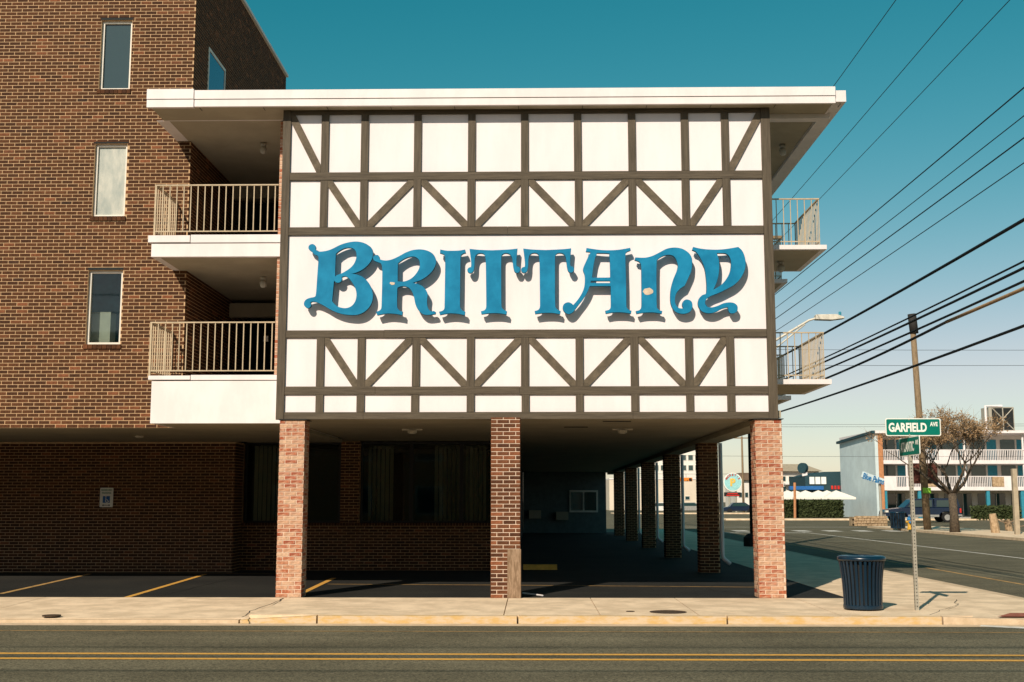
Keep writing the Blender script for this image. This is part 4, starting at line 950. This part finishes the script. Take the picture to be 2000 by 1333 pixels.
# parked pickup with a cap
def pickup(xc, y, label):
    t = thing('pickup_truck', (xc, y, 0), label, 'truck'); Lh = 2.9
    def X(u): return xc+u*Lh          # u -1 front (left) .. 1 rear
    body = [(-1, .45), (-1.0, .80), (-.97, .98), (-.55, 1.12), (-.50, 1.14), (1.0, 1.14), (1.0, .5), (.83, .45), (.80, .70), (.70, .83), (.55, .83), (.45, .70), (.42, .42), (-.42, .42), (-.45, .70), (-.55, .83), (-.70, .83), (-.80, .70), (-.83, .45)]
    MB().prism([(X(u), z) for u, z in body], 'y', y-.95, y+.95).build('body', 'truck', t, bevel=.03)
    MB().prism([(X(-.50), 1.141), (X(-.26), 1.78), (X(-.2), 1.83), (X(.28), 1.85), (X(.30), 1.141)], 'y', y-.82, y+.82).build('cab', 'truck', t, bevel=.03)
    MB().prism([(X(.31), 1.141), (X(.32), 1.86), (X(.93), 1.84), (X(.99), 1.141)], 'y', y-.84, y+.84).build('cargo_cap', 'truck', t, bevel=.03)
    for (u0, u1, u2, u3) in ((-.40, -.22, -.02, -.02), (.01, .01, .24, .24), (.36, .37, .90, .92)):
        MB().prism([(X(u0), 1.2), (X(u1), 1.70), (X(u2), 1.72), (X(u3), 1.2)], 'y', y-.86, y-.825).build('side_window', 'glass', t)
    MB().box(X(-.41), X(.41), y-.97, y-.951, .44, .60).box(X(.84), X(1), y-.97, y-.951, .5, .62).build('silver_trim', 'silver', t)
    for u in (-.625, .625):
        w = MB().tube([(X(u), y-.97, .39), (X(u), y-.72, .39)], .385, 20).build('wheel', 'tyre', t)
        MB().tube([(X(u), y-.985, .39), (X(u), y-.96, .39)], .23, 14).build('rim', 'silver', w)
        w = MB().tube([(X(u), y+.72, .39), (X(u), y+.97, .39)], .385, 20).build('wheel', 'tyre', t)
    MB().box(X(-1.02), X(-.97), y-.9, y+.9, .42, .62).build('front_bumper', 'silver', t); MB().box(X(1.0), X(1.03), y-.9, y+.9, .45, .62).build('rear_bumper', 'silver', t)
    box('headlight', 'frame', t, X(-1.005), X(-.93), y-.96, y-.7, .78, .93); box('tail_light', 'redsign', t, X(.96), X(1.004), y-.962, y-.85, .75, 1.08)
    g_ = (X(.78), y-.953, .98); MB().tube([(g_[0], g_[1]-.004, g_[2]), (g_[0], g_[1], g_[2])], .14, 12).build('door_badge', 'carred', t)
    return t
pickup(P(1797, 1020, 95).x, 95, 'dark navy pickup truck with a cargo cap parked before the balcony motel')
# motel with white balconies across the side road
BYp = 116.0
def bx(px): return P(px, 950, BYp).x
def bz(py): return P(1800, py, BYp).z
bm_ = thing('balcony_motel', (bx(1712), BYp, 0), 'three-storey motel with white balconies and a pale blue end wall across the side road', 'building')
xa_, xb_ = bx(1706), bx(1706)+26
zr_ = bz(847); z2_ = bz(903); z1_ = bz(954)
MB().prism([(BYp-2.0, 0), (BYp-2.0, zr_-.1), (BYp+11, zr_-.5), (BYp+11, 0)], 'x', xa_-.3, xa_).build('end_wall', 'paleblue', bm_)
MB().prism([(BYp-2.3, zr_-.1), (BYp-2.3, zr_+.15), (BYp+11.2, zr_-.25), (BYp+11.2, zr_-.5)], 'x', xa_-.6, xa_-.301).build('end_eave', 'darkteal', bm_)  # dark teal colour here stands in for the shadow along the roofline
box('rear_wall', 'offwhite', bm_, xa_+.01, xb_, BYp+1.5, BYp+1.7, 0, zr_-.1)
box('roof', 'trim', bm_, xa_-.3, xb_, BYp-2.3, BYp+11, zr_-.098, zr_+.14)
box('brick_pier', 'orange', bm_, xa_+.003, xa_+.45, BYp-2.0, BYp-1.5, 0, zr_-.1)
for fl, (zf, zn) in enumerate(((z1_, z2_), (z2_, zr_))):
    box('balcony_slab', 'trim', bm_, xa_+.01, xb_, BYp-1.9, BYp+1.49, zf-.22, zf+.12)
    top = zf+1.12; x = xa_+.5; k = 0
    box('handrail', 'trim', bm_, xa_+.46, xb_, BYp-1.9, BYp-1.82, top-.07, top)
    while x < xb_-2:
        kind = (0, 1, 2, 1, 1, 2)[k % 6] if fl == 0 else (1, 1, 0, 1)[k % 4]; w = (1.2, 2.6, 1.1)[kind]
        if kind == 1:
            m = MB(); q = x+.05
            while q < x+w: m.box(q, q+.06, BYp-1.88, BYp-1.84, zf+.121, top-.071); q += .16
            m.build('baluster_panel', 'trim', bm_)
        elif kind == 0: box('railing_panel', 'trim', bm_, x, x+w-.03, BYp-1.9, BYp-1.8, zf+.121, top-.071)
        else: box('stone_panel', 'stone', bm_, x, x+w-.03, BYp-1.94, BYp-1.8, zf+.121, top-.071)
        x += w; k += 1
    for j in range(9):
        x = xa_+1.2+j*2.9
        box('room_window', 'glass', bm_, x, x+1.4, BYp+1.44, BYp+1.499, zf+.5, zf+2.2)
        d = box('door', 'teal', bm_, x+1.6, x+2.5, BYp+1.45, BYp+1.499, zf+.121, zf+2.2)
    for j in range(5): box('post', 'trim', bm_, xa_+2.6+j*5.5, xa_+2.75+j*5.5, BYp-1.8, BYp-1.65, zf+.121, zn-.22 if fl == 0 else zn-.1)
for j in range(8):
    x = xa_+.8+j*3.2
    w = box('shop_window', 'glass', bm_, x, x+2.6, BYp+1.40, BYp+1.495, .2, z1_-.5)
    for q in (.85, 1.7): box('mullion', 'frame', w, x+q, x+q+.06, BYp+1.36, BYp+1.399, .2, z1_-.5)
    box('teal_column', 'teal', bm_, x-.35, x-.05, BYp-1.8, BYp-1.5, 0, z1_-.22)
props(MB().prism([(bx(1712), .1), (bx(1712)+6, .1), (bx(1712)+6, .5), (bx(1712), .5)], 'y', 99, 99.1).build('rope_fence', 'stone'), 'low stone edging in front of the balcony motel', 'edging') if False else None
# rooftop unit
a, b = P(1917, 797, 118), P(1974, 836, 118)
ru = thing('rooftop_unit', (a.x, 118, zr_), 'grey rooftop cooling unit with crossed braces and white pipe on the balcony motel', 'air conditioner')
box('cabinet', 'galv', ru, a.x+.3, b.x, 117, 119, zr_+.3, a.z); box('louvre', 'dark', ru, a.x+.6, b.x-.1, 116.95, 116.999, zr_+.4, a.z-.1)
for (p, q) in (((a.x+.6, zr_+.4), (b.x-.1, a.z-.1)), ((a.x+.6, a.z-.1), (b.x-.1, zr_+.4))): MB().tube([(p[0], 116.92, p[1]), (q[0], 116.92, q[1])], .05, 5).build('brace', 'galv', ru)
box('brace', 'galv', ru, (a.x+b.x)/2+.2, (a.x+b.x)/2+.3, 116.9, 116.949, zr_+.4, a.z-.1)
MB().tube([(a.x, 117, zr_+.14), (a.x, 117, a.z+.1), (a.x+1.6, 117, a.z+.1)], .13, 8).build('pipe', 'trim', ru)
box('stand', 'trim', ru, a.x+.2, b.x+.1, 116.9, 119.1, zr_+.141, zr_+.299)
# hedges
def hedge(x0, x1, y0, y1, h, label, n):
    t = thing('hedge', ((x0+x1)/2, y0, 0), label, 'hedge')
    MB().box(x0+.15, x1-.15, y0+.15, y1-.15, 0, h-.18).build('inner_mass', 'leafdark', t)
    m = MB(); rnd = random.Random(3)
    for k in range(n):
        f = rnd.random()
        if f < .55: c = Vector((rnd.uniform(x0, x1), y0+rnd.uniform(0, .2), rnd.uniform(.05, h)))
        elif f < .85: c = Vector((rnd.uniform(x0, x1), rnd.uniform(y0, y1), h-rnd.uniform(0, .25)))
        else: c = Vector((rnd.choice((x0, x1))+rnd.uniform(-.1, .1), rnd.uniform(y0, y1), rnd.uniform(.05, h)))
        c += Vector((rnd.gauss(0, .05), rnd.gauss(0, .05), rnd.gauss(0, .06))); s = rnd.uniform(.05, .11)
        u = Vector((rnd.gauss(0, 1), rnd.gauss(0, 1), rnd.gauss(0, 1))).normalized(); v = u.orthogonal()
        m.quad(c-u*s-v*s*.7, c+u*s-v*s*.7, c+u*s+v*s*.7, c-u*s+v*s*.7)
    m.build('leaves', 'leafdark', t, kind='stuff')
hedge(P(1530, 1000, 112).x, P(1645, 1000, 112).x, 112, 113.5, P(1590, 979, 112).z, 'long clipped dark green hedge in front of the white parasols', 9000)
hedge(P(1908, 1000, 104).x, P(1992, 1000, 104).x, 104, 105.2, 1.15, 'low clipped hedge in front of the balcony motel', 4000)
# restaurant with parasols
ry = 128.0
def rx(px): return P(px, 950, ry).x
def rz(py): return P(1600, py, ry).z
rs = thing('restaurant', (rx(1600), ry, 0), 'low dark teal restaurant with white wall sign and red letters behind the parasols', 'building')
MB().prism([(rx(1573), 0), (rx(1663), 0), (rx(1663), rz(921)), (rx(1610), rz(922)), (rx(1573), rz(930))], 'y', ry, ry+8).build('wall', 'darkteal', rs)
box('awning', 'handblue', rs, rx(1540), rx(1605), ry-.8, ry-.01, rz(957), rz(950))
sg = box('sign_panel', 'darkteal', rs, rx(1580), rx(1614), ry-.08, ry-.003, rz(947), rz(931))
for k in range(3): text('BIG'[k], 'lettering', 'signwhite', sg, (rx(1585+k*11.5), ry-.11, rz(939)), .8, ext=.02, width=.52, height=.72, bold=.03) if False else box('letter_block', 'signwhite', sg, rx(1581+k*11.5), rx(1590.5+k*11.5), ry-.12, ry-.081, rz(946), rz(932))
for k in range(5): box('red_letter', 'redsign', rs, rx(1623+k*6.3), rx(1627+k*6.3), ry-.06, ry-.003, rz(956), rz(949))
rw = thing('round_drum_sign', (rx(1577), ry+2, 0), 'small round drum sign on a white frame above the restaurant', 'sign')
MB().tube([(rx(1571), ry+1, rz(914)), (rx(1577), ry+1.3, rz(914))], .55, 16).build('drum', 'darkteal', rw); MB().tube([(rx(1577), ry+1.3, rz(914)), (rx(1579), ry+1.33, rz(914))], .5, 16).build('drum_face', 'trim', rw)
box('frame', 'trim', rw, rx(1572), rx(1582), ry+1, ry+1.2, rz(930), rz(922))
for k, (px, yy) in enumerate(((1538, 118), (1553, 120), (1573, 117.5), (1598, 119), (1615, 121), (1633, 118))):
    x = P(px, 960, yy).x; z0, z1 = P(px, 972, yy).z, P(px, 958, yy).z
    t = thing('parasol', (x, yy, 0), 'white square parasol over the restaurant terrace behind the hedge', 'parasol', 'white terrace parasols')
    m = MB(); r = 1.5
    c = [(x-r, yy-r, z0), (x+r, yy-r, z0), (x+r, yy+r, z0), (x-r, yy+r, z0), (x, yy, z1)]
    m.add(c, [(0, 1, 4), (1, 2, 4), (2, 3, 4), (3, 0, 4)])
    for i in range(4): p, q = c[i], c[(i+1) % 4]; m.quad(p, q, (q[0], q[1], q[2]-.18), (p[0], p[1], p[2]-.18))
    m.build('canopy', 'canvas', t); MB().tube([(x, yy, 0), (x, yy, z1)], .035, 6).build('mast', 'galv', t)
props(MB().tube([(P(1552, 985, 111).x, 111, 0), (P(1552, 940, 111).x, 111, P(1552, 943, 111).z)], .12, 8).build('orange_post', 'orange'), 'orange-brown post standing before the hedge', 'post')
# white house with tan roof behind
hx = lambda px: P(px, 950, 150).x
hz_ = lambda py: P(1560, py, 150).z
hw = thing('white_house', (hx(1560), 150, 0), 'white two-storey house with a tan hipped roof behind the restaurant', 'building')
box('wall', 'offwhite', hw, hx(1505), hx(1600), 150, 158, 0, hz_(921))
MB().add([(hx(1500), 149.3, hz_(921)), (hx(1606), 149.3, hz_(921)), (hx(1606), 158.7, hz_(921)), (hx(1500), 158.7, hz_(921)), (hx(1525), 154, hz_(905)), (hx(1585), 154, hz_(905))],
         [(0, 1, 5, 4), (1, 2, 5), (2, 3, 4, 5), (3, 0, 4), (3, 2, 1, 0)]).build('roof', 'rooftan', hw)
for fl, (pa, pb) in enumerate(((930, 941), (950, 962))):
    for k in range(6):
        x = hx(1512+k*14); w = box('window', 'frame', hw, x, x+.6, 149.95, 149.998, hz_(pb), hz_(pa)); box('pane', 'glass', w, x+.06, x+.54, 149.93, 149.949, hz_(pb)+.06, hz_(pa)-.06)
box('balcony', 'trim', hw, hx(1530), hx(1570), 148.8, 149.9, hz_(947), hz_(944))
# ---- down the side road, seen between the columns
ry2 = 172.0
sx_ = lambda px: P(px, 950, ry2).x
sz_ = lambda py: P(1430, py, ry2).z
rsn = thing('round_sign', (sx_(1431), ry2, 0), 'round aqua and white sign with red letters over a black message board', 'sign')
def disc(r, y0, y1, m, name, cz=None, n=28):
    MB().tube([(sx_(1431), y0, sz_(942)), (sx_(1431), y1, sz_(942))], r, n).build(name, m, rsn)
disc(1.32, ry2-.2, ry2+.2, 'signwhite', 'disc_rim'); disc(1.2, ry2-.23, ry2-.201, 'aqua', 'disc_face')
text('P', 'lettering', 'yelsign', rsn, (sx_(1431), ry2-.26, sz_(942.5)), 1.3, ext=.02, bold=.06, width=.75, height=1.1)
for k, ch in enumerate("MOREY'S"):
    a_ = math.radians(150-k*20); text(ch, 'lettering', 'redsign', rsn, (sx_(1431)+1.02*math.cos(a_), ry2-.27, sz_(942)+1.02*math.sin(a_)), .42, rot=(math.pi/2, -(a_-math.pi/2), 0), ext=.01, bold=.015)
mb_ = box('message_board', 'black', rsn, sx_(1414), sx_(1446), ry2-.15, ry2+.15, sz_(970), sz_(962))
box('message_line', 'redsign', mb_, sx_(1420), sx_(1440), ry2-.17, ry2-.151, sz_(965.5), sz_(963.5)); box('message_line', 'redsign', mb_, sx_(1418), sx_(1443), ry2-.17, ry2-.151, sz_(969), sz_(967))
for q in (1424, 1437): MB().tube([(sx_(q), ry2, 0), (sx_(q), ry2, sz_(955))], .13, 8).build('leg', 'galv', rsn)
g = P(1450, 900, 165); pp = pole(g.x, 165, P(1450, 853, 165).z, .17, 'wooden utility pole with a crossarm beside the round sign', 'pole')
box('crossarm', 'pole', pp, g.x-1.1, g.x+1.1, 164.94, 165.06, P(1450, 857, 165).z, P(1450, 855, 165).z)
# houses and hotel at the end of the road
bh = thing('white_house', (sx_(1455), 190, 0), 'white house with a brown roof behind the round sign', 'building')
q = lambda px: P(px, 950, 190).x
qz = lambda py: P(1450, py, 190).z
box('wall', 'offwhite', bh, q(1436), q(1500), 190, 200, 0, qz(938)); MB().prism([(q(1434), qz(938)), (q(1502), qz(938)), (q(1490), qz(924)), (q(1446), qz(924))], 'y', 189.4, 200.5).build('roof', 'roofbrown', bh)
for k in range(4): w = box('window', 'frame', bh, q(1442+k*12), q(1449+k*12), 189.93, 189.998, qz(972), qz(962)); box('pane', 'glass', w, q(1442+k*12)+.05, q(1449+k*12)-.05, 189.9, 189.929, qz(972)+.05, qz(962)-.05)
e = lambda px: P(px, 950, 205).x
ez = lambda py: P(1300, py, 205).z
cb = thing('cream_building', (e(1300), 205, 0), 'broad blank cream building at the end of the side road', 'building')
box('wall', 'cream', cb, e(1190), e(1369), 205, 222, 0, ez(937)); box('parapet', 'trim', cb, e(1190), e(1370), 204.9, 222, ez(936.9), ez(934.5))
w = box('window', 'frame', cb, e(1337), e(1347), 204.9, 204.998, ez(977), ez(969)); box('pane', 'glass', w, e(1337)+.08, e(1347)-.08, 204.87, 204.899, ez(977)+.08, ez(969)-.08)
wht = thing('white_hotel', (e(1300), 224, 0), 'tall white hotel with rows of windows behind the cream building', 'building')
h_ = lambda px: P(px, 900, 226).x
hh = lambda py: P(1300, py, 226).z
box('wall', 'offwhite', wht, h_(1270), h_(1400), 226, 240, 0, hh(850))
for r_ in range(4):
    for k in range(9):
        x = h_(1276+k*13.5); z = hh(920-r_*20)
        w = box('window', 'frame', wht, x, x+1.0, 225.92, 225.998, z, z+1.1); box('pane', 'glass', w, x+.08, x+.92, 225.9, 225.919, z+.08, z+1.02)
# hanging traffic signal
y_ = 140; g = P(1340, 937, y_)
tsg = thing('traffic_signal', (g.x, y_, g.z), 'orange horizontal traffic signal hanging over the side road', 'traffic light')
MB().box(g.x-.72, g.x+.72, y_-.12, y_+.12, g.z-.22, g.z+.22).build('housing', 'signal', tsg, bevel=.03)
for k in (-1, 0, 1): MB().tube([(g.x+k*.46, y_-.24, g.z), (g.x+k*.46, y_-.115, g.z)], .17, 12).build('lens_hood', 'black' if k else 'signal', tsg)
MB().tube([(g.x, y_, g.z+.22), (g.x, y_, g.z+.62)], .03, 6).build('hanger', 'galv', tsg)
wire((g.x-12, y_, g.z+.8), (g.x+14, y_, g.z+.75), .02, .15, label='span wire holding the orange traffic signal', group=None)
# distant cars
def car(x, y, m, label):
    t = thing('parked_car', (x, y, 0), label, 'car')
    MB().prism([(x-2.1, .3), (x-2.1, .75), (x-1.3, .88), (x-.8, 1.38), (x+.7, 1.4), (x+1.4, .95), (x+2.1, .85), (x+2.1, .3)], 'y', y-.85, y+.85).build('body', m, t, bevel=.05)
    MB().prism([(x-1.05, .92), (x-.72, 1.32), (x+.62, 1.33), (x+1.15, .95)], 'y', y-.87, y-.851).build('side_windows', 'glass', t)
    for u in (-1.3, 1.3): MB().tube([(x+u, y-.87, .32), (x+u, y-.65, .32)], .32, 14).build('wheel', 'tyre', t)
car(P(1287, 1000, 160).x, 160, 'carwhite', 'white parked car in front of the cream building, left of the traffic signal')
car(P(1346, 1000, 163).x, 163, 'silver', 'silver parked car in front of the cream building under the traffic signal')
car(P(1443, 1000, 158).x, 158, 'truck', 'dark parked car behind the black message board')

# ================================================================== ACROSS THE MAIN ROAD (unseen buildings added behind the viewer to block the low sky)
for (x0, x1, yf, h, m, lab) in ((-48, -.05, -11, 9.2, 'brick', 'long unseen brown brick building added across the main road to block the low sky'), (0.3, 34, -12, 9.8, 'cream', 'unseen cream building added across the main road to block the low sky')):
    t = thing('opposite_sky_blocker', ((x0+x1)/2, yf, 0), lab, 'building')
    box('wall', 'orange' if m == 'brick' else m, t, x0, x1, yf-14, yf, 0, h); box('roof', 'trim', t, x0-.3, x1+.3, yf-14.3, yf+.3, h+.002, h+.35)
    for fl in range(3):
        for k in range(int((x1-x0)/4)):
            x = x0+1.4+k*4; w = box('window', 'frame', t, x, x+1.5, yf+.002, yf+.06, .9+fl*3, 2.5+fl*3); box('pane', 'glass', w, x+.08, x+1.42, yf+.061, yf+.08, .98+fl*3, 2.42+fl*3)
flat('opposite_pavement', [(-60, -11), (40, -11), (40, 4.2), (-60, 4.2)], 0.02, 'walk')
